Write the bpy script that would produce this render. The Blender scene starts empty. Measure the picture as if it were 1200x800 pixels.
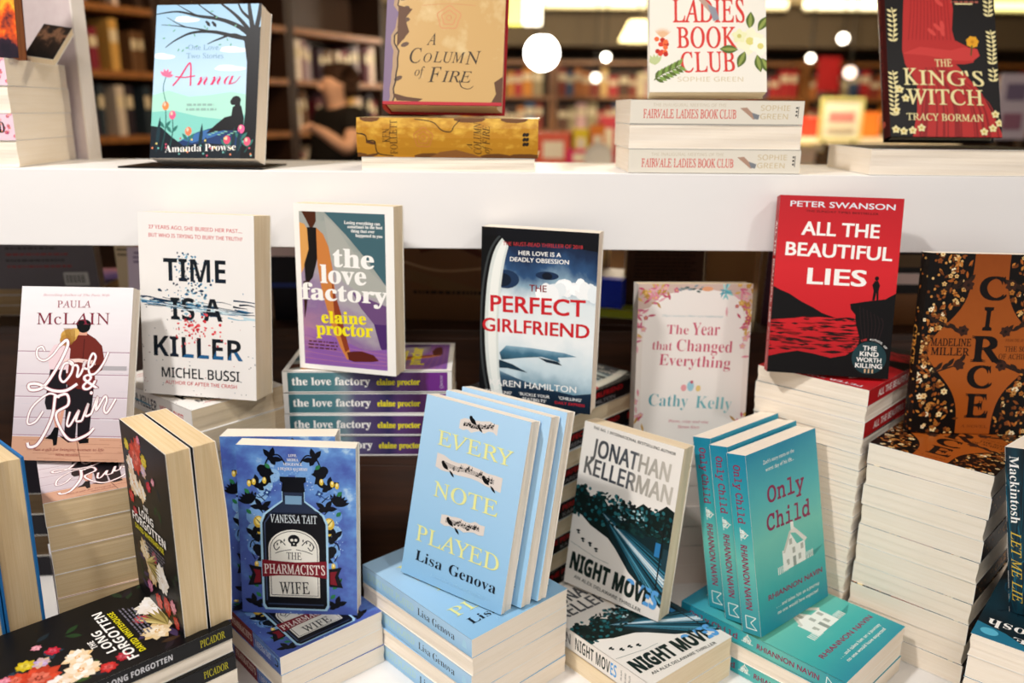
import bpy, bmesh, math, random
from mathutils import Vector, Matrix
from mathutils.geometry import tessellate_polygon
R = math.radians
rnd = random.Random(7)
sc = bpy.context.scene
COL = sc.collection

# ------------------------------------------------------------------ camera
FPX, PITCH, ROLL, HC = 986.0, R(15.39), R(0.49), 0.706
cam = bpy.data.cameras.new('camera')
cam.sensor_width = 36.0
cam.lens = FPX / 1200 * 36
cam.clip_start = 0.02
cam.dof.use_dof = True
cam.dof.focus_distance = 0.98
cam.dof.aperture_fstop = 2.6
camo = bpy.data.objects.new('camera', cam)
COL.objects.link(camo)
_fw = Vector((0, math.cos(PITCH), -math.sin(PITCH)))
_r0 = Vector((1, 0, 0)); _u0 = _r0.cross(_fw)
_r = _r0 * math.cos(ROLL) + _u0 * math.sin(ROLL)
_u = -_r0 * math.sin(ROLL) + _u0 * math.cos(ROLL)
camo.matrix_world = Matrix(((_r.x, _u.x, -_fw.x, 0), (_r.y, _u.y, -_fw.y, 0), (_r.z, _u.z, -_fw.z, HC), (0, 0, 0, 1)))
sc.camera = camo

# ------------------------------------------------------------------ world, lights, exposure
sc.view_settings.view_transform = 'Standard'
sc.view_settings.look = 'None'
sc.view_settings.gamma = 1.0
sc.view_settings.use_curve_mapping = False
sc.view_settings.exposure = 0.78
world = bpy.data.worlds.new('shop_ambience')
world.use_nodes = True
world.node_tree.nodes['Background'].inputs[0].default_value = (1.0, 0.95, 0.91, 1)
world.node_tree.nodes['Background'].inputs[1].default_value = 0.25
sc.world = world


def lamp(name, kind, loc, target, energy, size, color=(1, 0.962, 0.925), spot=None):
    l = bpy.data.lights.new(name, kind)
    l.energy = energy
    l.color = color
    if kind == 'AREA':
        l.shape = 'DISK'
        l.size = size
    else:
        l.shadow_soft_size = size
    if kind == 'SPOT':
        l.spot_size = spot or R(80)
        l.spot_blend = 0.6
    o = bpy.data.objects.new(name, l)
    COL.objects.link(o)
    o.location = loc
    d = Vector(target) - Vector(loc)
    o.rotation_euler = d.to_track_quat('-Z', 'Y').to_euler()
    return o


lamp('ceiling_spotlight', 'SPOT', (-0.95, 0.25, 1.98), (0.05, 1.05, 0.25), 70, 0.07, spot=R(95))
lamp('ceiling_spotlight', 'SPOT', (1.25, -0.25, 1.98), (0.25, 1.0, 0.3), 23, 0.07, spot=R(85))
lamp('ceiling_light', 'AREA', (0.0, -0.6, 1.98), (0.0, 0.9, 0.2), 16, 0.9)
lamp('ceiling_light', 'AREA', (-0.9, 3.6, 1.95), (-1.5, 5.2, 0.2), 15, 0.4, color=(1, 0.72, 0.42))
lamp('ceiling_light', 'AREA', (1.6, 5.2, 1.95), (1.4, 9.0, 0.9), 110, 0.5, color=(1, 0.82, 0.55))
lamp('ceiling_light', 'AREA', (0.4, 2.6, 1.95), (0.3, 2.6, 0.0), 16, 0.4, color=(1, 0.85, 0.62))

# ------------------------------------------------------------------ materials


def lin(h):
    h = h.lstrip('#')
    if len(h) == 3:
        h = ''.join(c * 2 for c in h)
    o = []
    for i in (0, 2, 4):
        c = int(h[i:i + 2], 16) / 255
        o.append(c / 12.92 if c <= 0.04045 else ((c + 0.055) / 1.055) ** 2.4)
    return (*o, 1)


MATS = {}


def new_mat(key, rough=0.5, metal=0.0, spec=0.5):
    m = bpy.data.materials.new(key)
    m.use_nodes = True
    b = m.node_tree.nodes['Principled BSDF']
    b.inputs['Roughness'].default_value = rough
    b.inputs['Metallic'].default_value = metal
    b.inputs['Specular IOR Level'].default_value = spec
    return m, m.node_tree, b


def ink(h, rough=0.45, metal=0.0):
    key = 'ink_%s_%s_%s' % (h.lstrip('#'), rough, metal)
    if key not in MATS:
        m, nt, b = new_mat(key, rough, metal, 0.5 if metal else 0.22)
        b.inputs['Base Color'].default_value = lin(h)
        MATS[key] = m
    return MATS[key]


def glow(h, s):
    key = 'glow_%s_%s' % (h, s)
    if key not in MATS:
        m, nt, b = new_mat(key)
        b.inputs['Base Color'].default_value = lin(h)
        b.inputs['Emission Color'].default_value = lin(h)
        b.inputs['Emission Strength'].default_value = s
        MATS[key] = m
    return MATS[key]


def ramp(nt, stops, fac):
    r = nt.nodes.new('ShaderNodeValToRGB')
    e = r.color_ramp.elements
    while len(e) < len(stops):
        e.new(0.5)
    for el, (p, c) in zip(e, stops):
        el.position = p
        el.color = lin(c)
    nt.links.new(fac, r.inputs[0])
    return r.outputs[0]


def math_node(nt, op, a, b=None):
    n = nt.nodes.new('ShaderNodeMath')
    n.operation = op
    for i, v in enumerate((a, b)):
        if v is None:
            continue
        if isinstance(v, (int, float)):
            n.inputs[i].default_value = v
        else:
            nt.links.new(v, n.inputs[i])
    return n.outputs[0]


def uv_noise(nt, scale, detail=4, stretch=(1, 1, 1), coord='UV', rough=0.55):
    t = nt.nodes.new('ShaderNodeTexCoord')
    mp = nt.nodes.new('ShaderNodeMapping')
    mp.inputs['Scale'].default_value = stretch
    nt.links.new(t.outputs[coord], mp.inputs[0])
    n = nt.nodes.new('ShaderNodeTexNoise')
    n.inputs['Scale'].default_value = scale
    n.inputs['Detail'].default_value = detail
    n.inputs['Roughness'].default_value = rough
    nt.links.new(mp.outputs[0], n.inputs['Vector'])
    return n.outputs[0], t


def printed(key, stops, noise=0.0, scale=4, stretch=(1, 1, 1), diag=(0, 1), rough=0.4):
    """print whose colours follow the sheet (UV) plus a mottled noise"""
    if key in MATS:
        return MATS[key]
    m, nt, b = new_mat(key, rough, 0.0, 0.28)
    nz, t = uv_noise(nt, scale, stretch=stretch)
    s = nt.nodes.new('ShaderNodeSeparateXYZ')
    nt.links.new(t.outputs['UV'], s.inputs[0])
    f = math_node(nt, 'ADD', math_node(nt, 'MULTIPLY', s.outputs[0], diag[0]), math_node(nt, 'MULTIPLY', s.outputs[1], diag[1]))
    f = math_node(nt, 'ADD', f, math_node(nt, 'MULTIPLY', math_node(nt, 'SUBTRACT', nz, 0.5), noise))
    nt.links.new(ramp(nt, stops, f), b.inputs['Base Color'])
    MATS[key] = m
    return m


def paper(key, a, b_):
    """page edges: fine leaves, lines running along the block"""
    if key in MATS:
        return MATS[key]
    m, nt, b = new_mat(key, 0.85, spec=0.2)
    nz, t = uv_noise(nt, 1.0, 3, stretch=(6, 1500, 6), coord='Object', rough=0.7)
    nz2, _ = uv_noise(nt, 1.0, 2, stretch=(8, 160, 8), coord='Object')
    f = math_node(nt, 'ADD', math_node(nt, 'MULTIPLY', nz, 0.6), math_node(nt, 'MULTIPLY', nz2, 0.4))
    nt.links.new(ramp(nt, [(0.32, b_), (0.62, a)], f), b.inputs['Base Color'])
    bp = nt.nodes.new('ShaderNodeBump')
    bp.inputs['Strength'].default_value = 0.25
    bp.inputs['Distance'].default_value = 0.0006
    nt.links.new(nz, bp.inputs['Height'])
    nt.links.new(bp.outputs[0], b.inputs['Normal'])
    MATS[key] = m
    return m


PAGE_W = paper('page_edges_white', '#f6ebdc', '#efe1cc')
PAGE_T = paper('page_edges_tan', '#e2cba4', '#cfb283')
PAGE_C = paper('page_edges_cream', '#f0dfc2', '#e3cda6')


def wood(key, a, b_, stretch=(1, 12, 12), rough=0.55, scale=3):
    if key in MATS:
        return MATS[key]
    m, nt, b = new_mat(key, rough)
    nz, t = uv_noise(nt, scale, 6, stretch=stretch, coord='Object')
    nt.links.new(ramp(nt, [(0.3, a), (0.7, b_)], nz), b.inputs['Base Color'])
    MATS[key] = m
    return m


def painted(key, c, d=None, rough=0.5, bump=0.08, scale=60):
    if key in MATS:
        return MATS[key]
    m, nt, b = new_mat(key, rough)
    nz, t = uv_noise(nt, scale, 3, coord='Object')
    nt.links.new(ramp(nt, [(0.3, d or c), (0.7, c)], nz), b.inputs['Base Color'])
    bp = nt.nodes.new('ShaderNodeBump')
    bp.inputs['Strength'].default_value = bump
    bp.inputs['Distance'].default_value = 0.001
    nt.links.new(nz, bp.inputs['Height'])
    nt.links.new(bp.outputs[0], b.inputs['Normal'])
    MATS[key] = m
    return m


# ------------------------------------------------------------------ mesh helpers
class Geo:
    def __init__(self):
        self.v = []; self.f = []; self.mi = []; self.uv = []; self.slots = []

    def slot(self, m):
        if m not in self.slots:
            self.slots.append(m)
        return self.slots.index(m)

    def face(self, pts, m, uvs=None):
        n = len(self.v)
        self.v += [tuple(p) for p in pts]
        self.f.append(list(range(n, n + len(pts))))
        self.mi.append(self.slot(m))
        self.uv += list(uvs) if uvs else [(0, 0)] * len(pts)

    def box(self, lo, hi, m, mt=None, bevel=0):
        x0, y0, z0 = lo; x1, y1, z1 = hi
        q = [(x0, y0, z0), (x1, y0, z0), (x1, y1, z0), (x0, y1, z0), (x0, y0, z1), (x1, y0, z1), (x1, y1, z1), (x0, y1, z1)]
        for idx in ((0, 3, 2, 1), (4, 5, 6, 7), (0, 1, 5, 4), (1, 2, 6, 5), (2, 3, 7, 6), (3, 0, 4, 7)):
            self.face([q[i] for i in idx], m, [(0, 0), (1, 0), (1, 1), (0, 1)])

    def tube(self, pts, r, m, n=10, cap=True):
        rings = []
        for i, p in enumerate(pts):
            p = Vector(p)
            d = (Vector(pts[min(i + 1, len(pts) - 1)]) - Vector(pts[max(i - 1, 0)])).normalized()
            a = d.orthogonal().normalized(); b = d.cross(a)
            rr = r[i] if isinstance(r, (list, tuple)) else r
            rings.append([p + (a * math.cos(t) + b * math.sin(t)) * rr for t in [2 * math.pi * k / n for k in range(n)]])
        for A, B in zip(rings, rings[1:]):
            for k in range(n):
                self.face([A[k], A[(k + 1) % n], B[(k + 1) % n], B[k]], m)
        if cap:
            self.face(rings[0][::-1], m); self.face(rings[-1], m)

    def build(self, name, parent=None, merge=False, smooth=False, bevel=0):
        me = bpy.data.meshes.new(name)
        me.from_pydata(self.v, [], self.f)
        for m in self.slots:
            me.materials.append(m)
        me.polygons.foreach_set('material_index', self.mi)
        uvl = me.uv_layers.new(name='UVMap')
        flat = [c for k in range(len(me.loops)) for c in self.uv[me.loops[k].vertex_index]]
        uvl.data.foreach_set('uv', flat)
        if merge:
            bm = bmesh.new(); bm.from_mesh(me)
            bmesh.ops.remove_doubles(bm, verts=bm.verts, dist=1e-5)
            if bevel:
                bmesh.ops.bevel(bm, geom=bm.edges[:] + bm.verts[:], offset=bevel, segments=2, affect='EDGES', profile=0.5)
            bmesh.ops.recalc_face_normals(bm, faces=bm.faces)
            bm.to_mesh(me); bm.free()
        if smooth:
            me.polygons.foreach_set('use_smooth', [True] * len(me.polygons))
        me.update()
        o = bpy.data.objects.new(name, me)
        COL.objects.link(o)
        if parent:
            o.parent = parent
        return o


def empty(name, M=None, label=None, cat=None, group=None):
    o = bpy.data.objects.new(name, None)
    o.empty_display_size = 0.03
    COL.objects.link(o)
    if M is not None:
        o.matrix_world = M
    tag(o, label, cat, group)
    return o


def tag(o, label=None, cat=None, group=None, kind=None):
    for k, v in (('label', label), ('category', cat), ('group', group), ('kind', kind)):
        if v:
            o[k] = v
    return o


def copy_thing(root, M, label, group=None):
    r = root.copy(); COL.objects.link(r)
    r.matrix_world = M
    r['label'] = label
    if group:
        r['group'] = group
    for ch in root.children:
        c = ch.copy(); COL.objects.link(c); c.parent = r
        for g in ch.children:
            d = g.copy(); COL.objects.link(d); d.parent = c
    return r


# ------------------------------------------------------------------ lettering
FB = {'b': (0x1D400, 0x1D41A), 'i': (0x1D434, 0x1D44E), 'r': (0x1D434, 0x1D44E), 'scr': (0x1D4D0, 0x1D4EA),
      'sb': (0x1D5D4, 0x1D5EE), 'ns': (0x1D5A0, 0x1D5BA), 'mono': (0x1D670, 0x1D68A), 's': None, 'bi': (0x1D468, 0x1D482)}
TXT = {}


def glyphs(s, font, offset=0.0, res=3):
    key = (s, font, offset)
    if key in TXT:
        return TXT[key]
    body = ''
    for c in s:
        if FB[font] and 'A' <= c <= 'Z':
            c = chr(FB[font][0] + ord(c) - 65)
        elif FB[font] and 'a' <= c <= 'z':
            c = chr(FB[font][1] + ord(c) - 97)
            if ord(c) == 0x1D455:
                c = chr(0x210E)
        elif c.isdigit() and font in ('b', 'sb'):
            c = chr((0x1D7CE if font == 'b' else 0x1D7EC) + int(c))
        body += c
    cu = bpy.data.curves.new('lettering', 'FONT')
    cu.body = body
    cu.resolution_u = res
    cu.offset = offset
    if font == 'r':
        cu.shear = -0.29
    o = bpy.data.objects.new('lettering', cu)
    COL.objects.link(o)
    dg = bpy.context.evaluated_depsgraph_get()
    ev = o.evaluated_get(dg)
    me = ev.to_mesh()
    vs = [(v.co.x, v.co.y) for v in me.vertices]
    fs = [list(p.vertices) for p in me.polygons]
    ev.to_mesh_clear()
    bpy.data.objects.remove(o)
    bpy.data.curves.remove(cu)
    TXT[key] = (vs, fs)
    return TXT[key]


def clip01(P):
    for ax, lim, sg in ((0, 0, 1), (0, 1, -1), (1, 0, 1), (1, 1, -1)):
        out = []
        for i in range(len(P)):
            a, b = P[i - 1], P[i]
            da, db = (a[ax] - lim) * sg, (b[ax] - lim) * sg
            if (da >= 0) != (db >= 0):
                t = da / (da - db)
                out.append((a[0] + (b[0] - a[0]) * t, a[1] + (b[1] - a[1]) * t))
            if db >= 0:
                out.append(b)
        P = out
        if not P:
            return P
    return P


class Art:
    """flat print on one face of a cover: u right, v up, both 0..1"""
    def __init__(self, g, w, h, fn):
        self.g, self.w, self.h, self.fn, self.l = g, w, h, fn, 0
        self.n = self.i = self.b0 = 0

    def up(self):
        if self.n:
            self.i += 1
            self.l = self.b0 + 3e-6 * (self.i % self.n + 1)
        else:
            self.l += 3e-6
        return self.l

    def hold(self, n=0):
        """scattered small print shares n layers until released"""
        if self.n:
            self.l = self.b0 + 3e-6 * (self.n + 1)
        self.n, self.i, self.b0 = n, 0, self.l

    def raw(self, P, m, l):
        P = clip01(P)
        if len(P) < 3:
            return
        area = sum(P[i - 1][0] * P[i][1] - P[i][0] * P[i - 1][1] for i in range(len(P)))
        if area < 0:
            P = P[::-1]
        if len(P) <= 4:
            self.g.face([self.fn(u, v, l) for u, v in P], m, P)
            return
        tris = tessellate_polygon([[Vector((u * self.w, v * self.h, 0)) for u, v in P]])
        for t in tris:
            Q = [P[i] for i in t]
            if sum(Q[i - 1][0] * Q[i][1] - Q[i][0] * Q[i - 1][1] for i in range(3)) < 0:
                Q = Q[::-1]
            self.g.face([self.fn(u, v, l) for u, v in Q], m, Q)

    def poly(self, P, m):
        self.raw(P, m, self.up())

    def rect(self, u0, v0, u1, v1, m):
        self.poly([(u0, v0), (u1, v0), (u1, v1), (u0, v1)], m)

    def ellp(self, cu, cv, ru, rv, m, n=18, rot=0, l=None):
        k = self.w / self.h
        P = []
        for i in range(n):
            t = 2 * math.pi * i / n
            x, y = ru * math.cos(t), rv * math.sin(t)
            c, s = math.cos(rot), math.sin(rot)
            P.append((cu + x * c - y * s, cv + (x * s + y * c) * k))
        self.raw(P, m, l or self.up())

    def line(self, pts, w, m, w1=None, l=None):
        """polyline, widths in fractions of the cover width"""
        l = l or self.up()
        k = self.h / self.w
        q = [Vector((u, v * k)) for u, v in pts]
        n = len(q)
        w1 = w if w1 is None else w1
        L, Rr = [], []
        for i in range(n):
            d = (q[min(i + 1, n - 1)] - q[max(i - 1, 0)])
            d = d.normalized() if d.length > 1e-9 else Vector((1, 0))
            nn = Vector((-d.y, d.x)) * (w + (w1 - w) * i / max(1, n - 1)) * 0.5
            L.append(q[i] + nn); Rr.append(q[i] - nn)
        for i in range(n - 1):
            self.raw([(p.x, p.y / k) for p in (Rr[i], Rr[i + 1], L[i + 1], L[i])], m, l)

    def curve(self, pts, w, m, w1=None, n=6, l=None):
        P = [pts[0]] + list(pts) + [pts[-1]]
        o = []
        for i in range(1, len(P) - 2):
            for j in range(n):
                t = j / n
                o.append(tuple(0.5 * (2 * P[i][k] + (P[i + 1][k] - P[i - 1][k]) * t + (2 * P[i - 1][k] - 5 * P[i][k] + 4 * P[i + 1][k] - P[i + 2][k]) * t * t
                                      + (3 * P[i][k] - P[i - 1][k] - 3 * P[i + 1][k] + P[i + 2][k]) * t ** 3) for k in (0, 1)))
        o.append(pts[-1])
        self.line(o, w, m, w1, l)

    def leaf(self, cu, cv, ln, wd, ang, m, l=None):
        k = self.w / self.h
        P = []
        for t in range(9):
            s = t / 8
            P.append((s * ln, wd * 0.5 * math.sin(math.pi * s)))
        for t in range(7, 0, -1):
            s = t / 8
            P.append((s * ln, -wd * 0.5 * math.sin(math.pi * s)))
        c, s = math.cos(ang), math.sin(ang)
        self.raw([(cu + x * c - y * s, cv + (x * s + y * c) * k) for x, y in P], m, l or self.up())

    def flower(self, cu, cv, r, m, n=5, mc=None, rot=0.3, wd=0.75):
        l = self.up()
        for i in range(n):
            self.leaf(cu, cv, r, r * wd, rot + 2 * math.pi * i / n, m, l + i * 2e-7)
        if mc:
            self.ellp(cu, cv, r * 0.28, r * 0.28, mc, 8)

    def text(self, s, p0, p1, h, m, font='s', off=0.0, cols=None):
        """baseline p0->p1 (u,v), h = cap height as fraction of the cover height"""
        vs, fs = glyphs(s, font, min(off, 0.0))
        if not vs:
            return
        x0 = min(v[0] for v in vs); x1 = max(v[0] for v in vs); top = max(v[1] for v in vs)
        l = self.up()
        a = Vector((p0[0] * self.w, p0[1] * self.h)); b = Vector((p1[0] * self.w, p1[1] * self.h))
        ex = (b - a) / (x1 - x0)
        ey = Vector((-(b - a).y, (b - a).x)).normalized() * (h * self.h / top)
        bold = ((-off, -0.6 * off), (off, -0.6 * off), (off, 0.6 * off), (-off, 0.6 * off)) if off > 0 else ((0, 0),)
        jobs = [(f, dx, dy, l + 1.6e-6 * k) for k, (dx, dy) in enumerate(bold) for f in fs]
        self.l = max(self.l, l + 1.6e-6 * (len(bold) - 1)) if not self.n else self.l
        for f, dx, dy, l in jobs:
            Q = []
            for i in f:
                p = a + ex * (vs[i][0] + dx - x0) + ey * (vs[i][1] + dy)
                Q.append((p.x / self.w, p.y / self.h))
            if sum(Q[i - 1][0] * Q[i][1] - Q[i][0] * Q[i - 1][1] for i in range(len(Q))) < 0:
                Q = Q[::-1]
            mm = m
            if cols:
                t = (sum(vs[i][0] for i in f) / len(f) - x0) / (x1 - x0)
                mm = cols(t, sum(vs[i][1] for i in f) / len(f) / top) or m
            self.g.face([self.fn(u, v, l) for u, v in Q], mm, Q)

    def greek(self, u0, v0, u1, v1, rows, m, seed=1, h=0.45):
        """lines of very small print"""
        r = random.Random(seed)
        l = self.up()
        for i in range(rows):
            v = v1 - (v1 - v0) * (i + 1) / rows
            hh = (v1 - v0) / rows * h
            u = u0 + (0 if i % 3 else r.uniform(0, 0.03))
            e = u1 - r.uniform(0, 0.12) * (u1 - u0)
            while u < e:
                w = r.uniform(0.015, 0.06)
                self.raw([(u, v), (min(u + w, e), v), (min(u + w, e), v + hh), (u, v + hh)], m, l)
                u += w + 0.012


# ------------------------------------------------------------------ books
def page_block(W, H, T, mat, parent, inset=0.0008, ct=0.0006, seed=0, hard=0.0, n=9, bow=0.0):
    g = Geo()
    r = random.Random(seed)
    y0, y1 = ct, T - ct
    rings = []
    m = 6
    for i in range(n + 1):
        t = i / n
        y = y0 + (y1 - y0) * t
        j = r.uniform(0, 0.0005)
        e = W - inset - hard - j - (0.004 * math.sin(math.pi * t) if hard else 0)
        b = hard + r.uniform(0, 0.0003); tp = H - hard - r.uniform(0, 0.0004)
        row = [(ct, y, b)]
        for k in range(m + 1):
            z = b + (tp - b) * k / m
            s = math.sin(math.pi * k / m)
            row.append((e + 0.0006 * math.sin(7 * t + k), y + bow * s * t, z))
        row.append((ct, y, tp))
        rings.append(row)
    L = len(rings[0])
    for A, B in zip(rings, rings[1:]):
        for k in range(L):
            k2 = (k + 1) % L
            g.face([A[k], A[k2], B[k2], B[k]], mat)
    g.face(rings[0], mat); g.face(rings[-1][::-1], mat)
    return g.build('page_block', parent, merge=True)


def board(g, W, H, y0, y1, front, m, edge, bow=0.0, nz=8, x0=0.0):
    """cover board; outer face carries the print material, edges the card"""
    nx = 4 if bow else 1
    nz = nz if bow else 1
    ys = (lambda u, v: bow * math.sin(math.pi * v) * u)
    yo, yi = (y0, y1) if front else (y1, y0)
    for i in range(nx):
        for k in range(nz):
            P = [(i / nx, k / nz), ((i + 1) / nx, k / nz), ((i + 1) / nx, (k + 1) / nz), (i / nx, (k + 1) / nz)]
            o = [(x0 + u * (W - x0), yo + ys(u, v), v * H) for u, v in P]
            q = [(x0 + u * (W - x0), yi + ys(u, v), v * H) for u, v in P]
            if front:
                g.face(o, m, P); g.face(q[::-1], edge)
            else:
                g.face(o[::-1], m, [(1 - u, v) for u, v in P][::-1]); g.face(q, edge)
            if k == 0:
                g.face([o[0], q[0], q[1], o[1]], edge)
            if k == nz - 1:
                g.face([o[3], o[2], q[2], q[3]], edge)
            if i == nx - 1:
                g.face([o[1], q[1], q[2], o[2]], edge)
            if i == 0:
                g.face([o[0], o[3], q[3], q[0]], edge)


def make_book(title, W, H, T, M, label, group=None, hard=False, pages=None, cover=None, spine=None, back='#d8d4cc',
              base=None, spine_base=None, edge='#f2efe8', bow=0.0, name='paperback_book', back_art=None, seed=0):
    root = empty(name, M, label, 'book', group)
    ct = 0.0026 if hard else 0.0006
    hd = 0.003 if hard else 0.0
    page_block(W, H, T, pages or PAGE_W, root, ct=ct, seed=seed or len(title), hard=hd, bow=bow)
    bm = base if base else ink('#ffffff')
    em = ink(edge, 0.6)
    g = Geo()
    board(g, W, H, 0.0, ct, True, bm, em)
    if cover:
        cover(Art(g, W, H, lambda u, v, l: (u * W, -l, v * H)))
    g.build('front_cover', root)
    g = Geo()
    board(g, W, H, T - ct, T, False, ink(back), em, bow=bow)
    a = Art(g, W, H, lambda u, v, l: ((1 - u) * W, T + l, v * H))
    if back_art:
        back_art(a)
    else:
        a.rect(0.58, 0.05, 0.9, 0.17, ink('#f4f2ee'))
        for i in range(14):
            a.rect(0.61 + i * 0.019, 0.08, 0.61 + i * 0.019 + rnd.choice((0.004, 0.008, 0.011)), 0.15, ink('#141414'))
    g.build('back_cover', root)
    g = Geo()
    sm = spine_base or bm
    n = 4 if hard else 1
    bul = 0.004 if hard else 0.0
    sx = lambda b: -bul * math.sin(math.pi * b) if bul else 0.0
    for i in range(n):
        b0, b1 = i / n, (i + 1) / n
        ya, yb = T * (1 - b0), T * (1 - b1)
        g.face([(sx(b0), ya, 0), (sx(b1), yb, 0), (sx(b1), yb, H), (sx(b0), ya, H)], sm, [(1, b0), (1, b1), (0, b1), (0, b0)])
        g.face([(ct, ya, H), (ct, yb, H), (ct, yb, 0), (ct, ya, 0)], em)
        for z, fl in ((0, 0), (H, 1)):
            q = [(sx(b0), ya, z), (ct, ya, z), (ct, yb, z), (sx(b1), yb, z)]
            g.face(q if not fl else q[::-1], em)
    if spine:
        spine(Art(g, H, T, lambda u, v, l: (sx(v) - l, T * (1 - v), H * (1 - u))))
    g.build('spine', root)
    return root


def stand_M(yaw, tilt, roll, x, y, z):
    """upright book: local x along the cover, -y out of the front, z up"""
    yw, tl, rl = R(yaw), R(tilt), R(roll)
    u = Vector((math.cos(yw), math.sin(yw), 0)); n0 = Vector((math.sin(yw), -math.cos(yw), 0)); zz = Vector((0, 0, 1))
    v = zz * math.cos(tl) - n0 * math.sin(tl); n = n0 * math.cos(tl) + zz * math.sin(tl)
    u, v = u * math.cos(rl) + v * math.sin(rl), v * math.cos(rl) - u * math.sin(rl)
    n = u.cross(v)
    M = Matrix.Identity(4)
    for i in range(3):
        M[i][0], M[i][1], M[i][2] = u[i], -n[i], v[i]
    M[0][3], M[1][3], M[2][3] = x, y, z
    return M


def lie_M(kind, yaw, x, y, ztop, RL, LL, jit=(0, 0, 0)):
    """book lying face up; (x, y) is the stack's near corner, edges run RL along yaw and LL to its left"""
    yw = R(yaw + jit[2])
    u = Vector((math.cos(yw), math.sin(yw), 0)); w = Vector((-math.sin(yw), math.cos(yw), 0))
    N = Vector((x, y, ztop)) + u * jit[0] + w * jit[1]
    ex, ez, o = {'A': (u, w, N), 'a': (-u, -w, N + u * RL + w * LL), 'B': (w, -u, N + u * RL), 'b': (-w, u, N + w * LL)}[kind]
    M = Matrix.Identity(4)
    ey = Vector((0, 0, -1))
    for i in range(3):
        M[i][0], M[i][1], M[i][2] = ex[i], ey[i], ez[i]
    M[0][3], M[1][3], M[2][3] = o
    return M


ORD = ['topmost book', 'second book from the top', 'third book from the top', 'fourth book from the top', 'fifth book from the top', 'sixth book from the top', 'seventh book from the top',
       'eighth book from the top', 'ninth book from the top', 'tenth book from the top', 'eleventh book from the top', 'twelfth book from the top', 'thirteenth book from the top',
       'fourteenth book from the top', 'fifteenth book from the top', 'sixteenth book from the top', 'seventeenth book from the top']


def pile(kinds, n, yaw, x, y, ztop, RL, LL, T, desc, group, jit=0.003, drift=(0, 0), labels=None, **kw):
    """n copies stacked; kinds cycles the way each one lies"""
    root = None
    W, H = (RL, LL) if kinds[0] in 'Aa' else (LL, RL)
    r = random.Random(int(abs(x * 1000)) + n)
    for i in range(n):
        k = kinds[i % len(kinds)]
        j = (0, 0, 0) if i == 0 else (r.uniform(-jit, jit) + drift[0] * i, r.uniform(-jit, jit) + drift[1] * i, r.uniform(-0.8, 0.8))
        M = lie_M(k, yaw, x, y, ztop - i * T, RL, LL, j)
        lab = labels[i] if labels and i < len(labels) else '%s %s' % (ORD[i] if i < n - 1 or n < 3 else 'bottom book', desc)
        if root is None:
            root = make_book(desc, W, H, T - 0.0003, M, lab, group, **kw)
        else:
            copy_thing(root, M, lab, group)
    return root

# ------------------------------------------------------------------ cover artwork
K = ink('#060608'); WH = ink('#f6f3ee')


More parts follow.
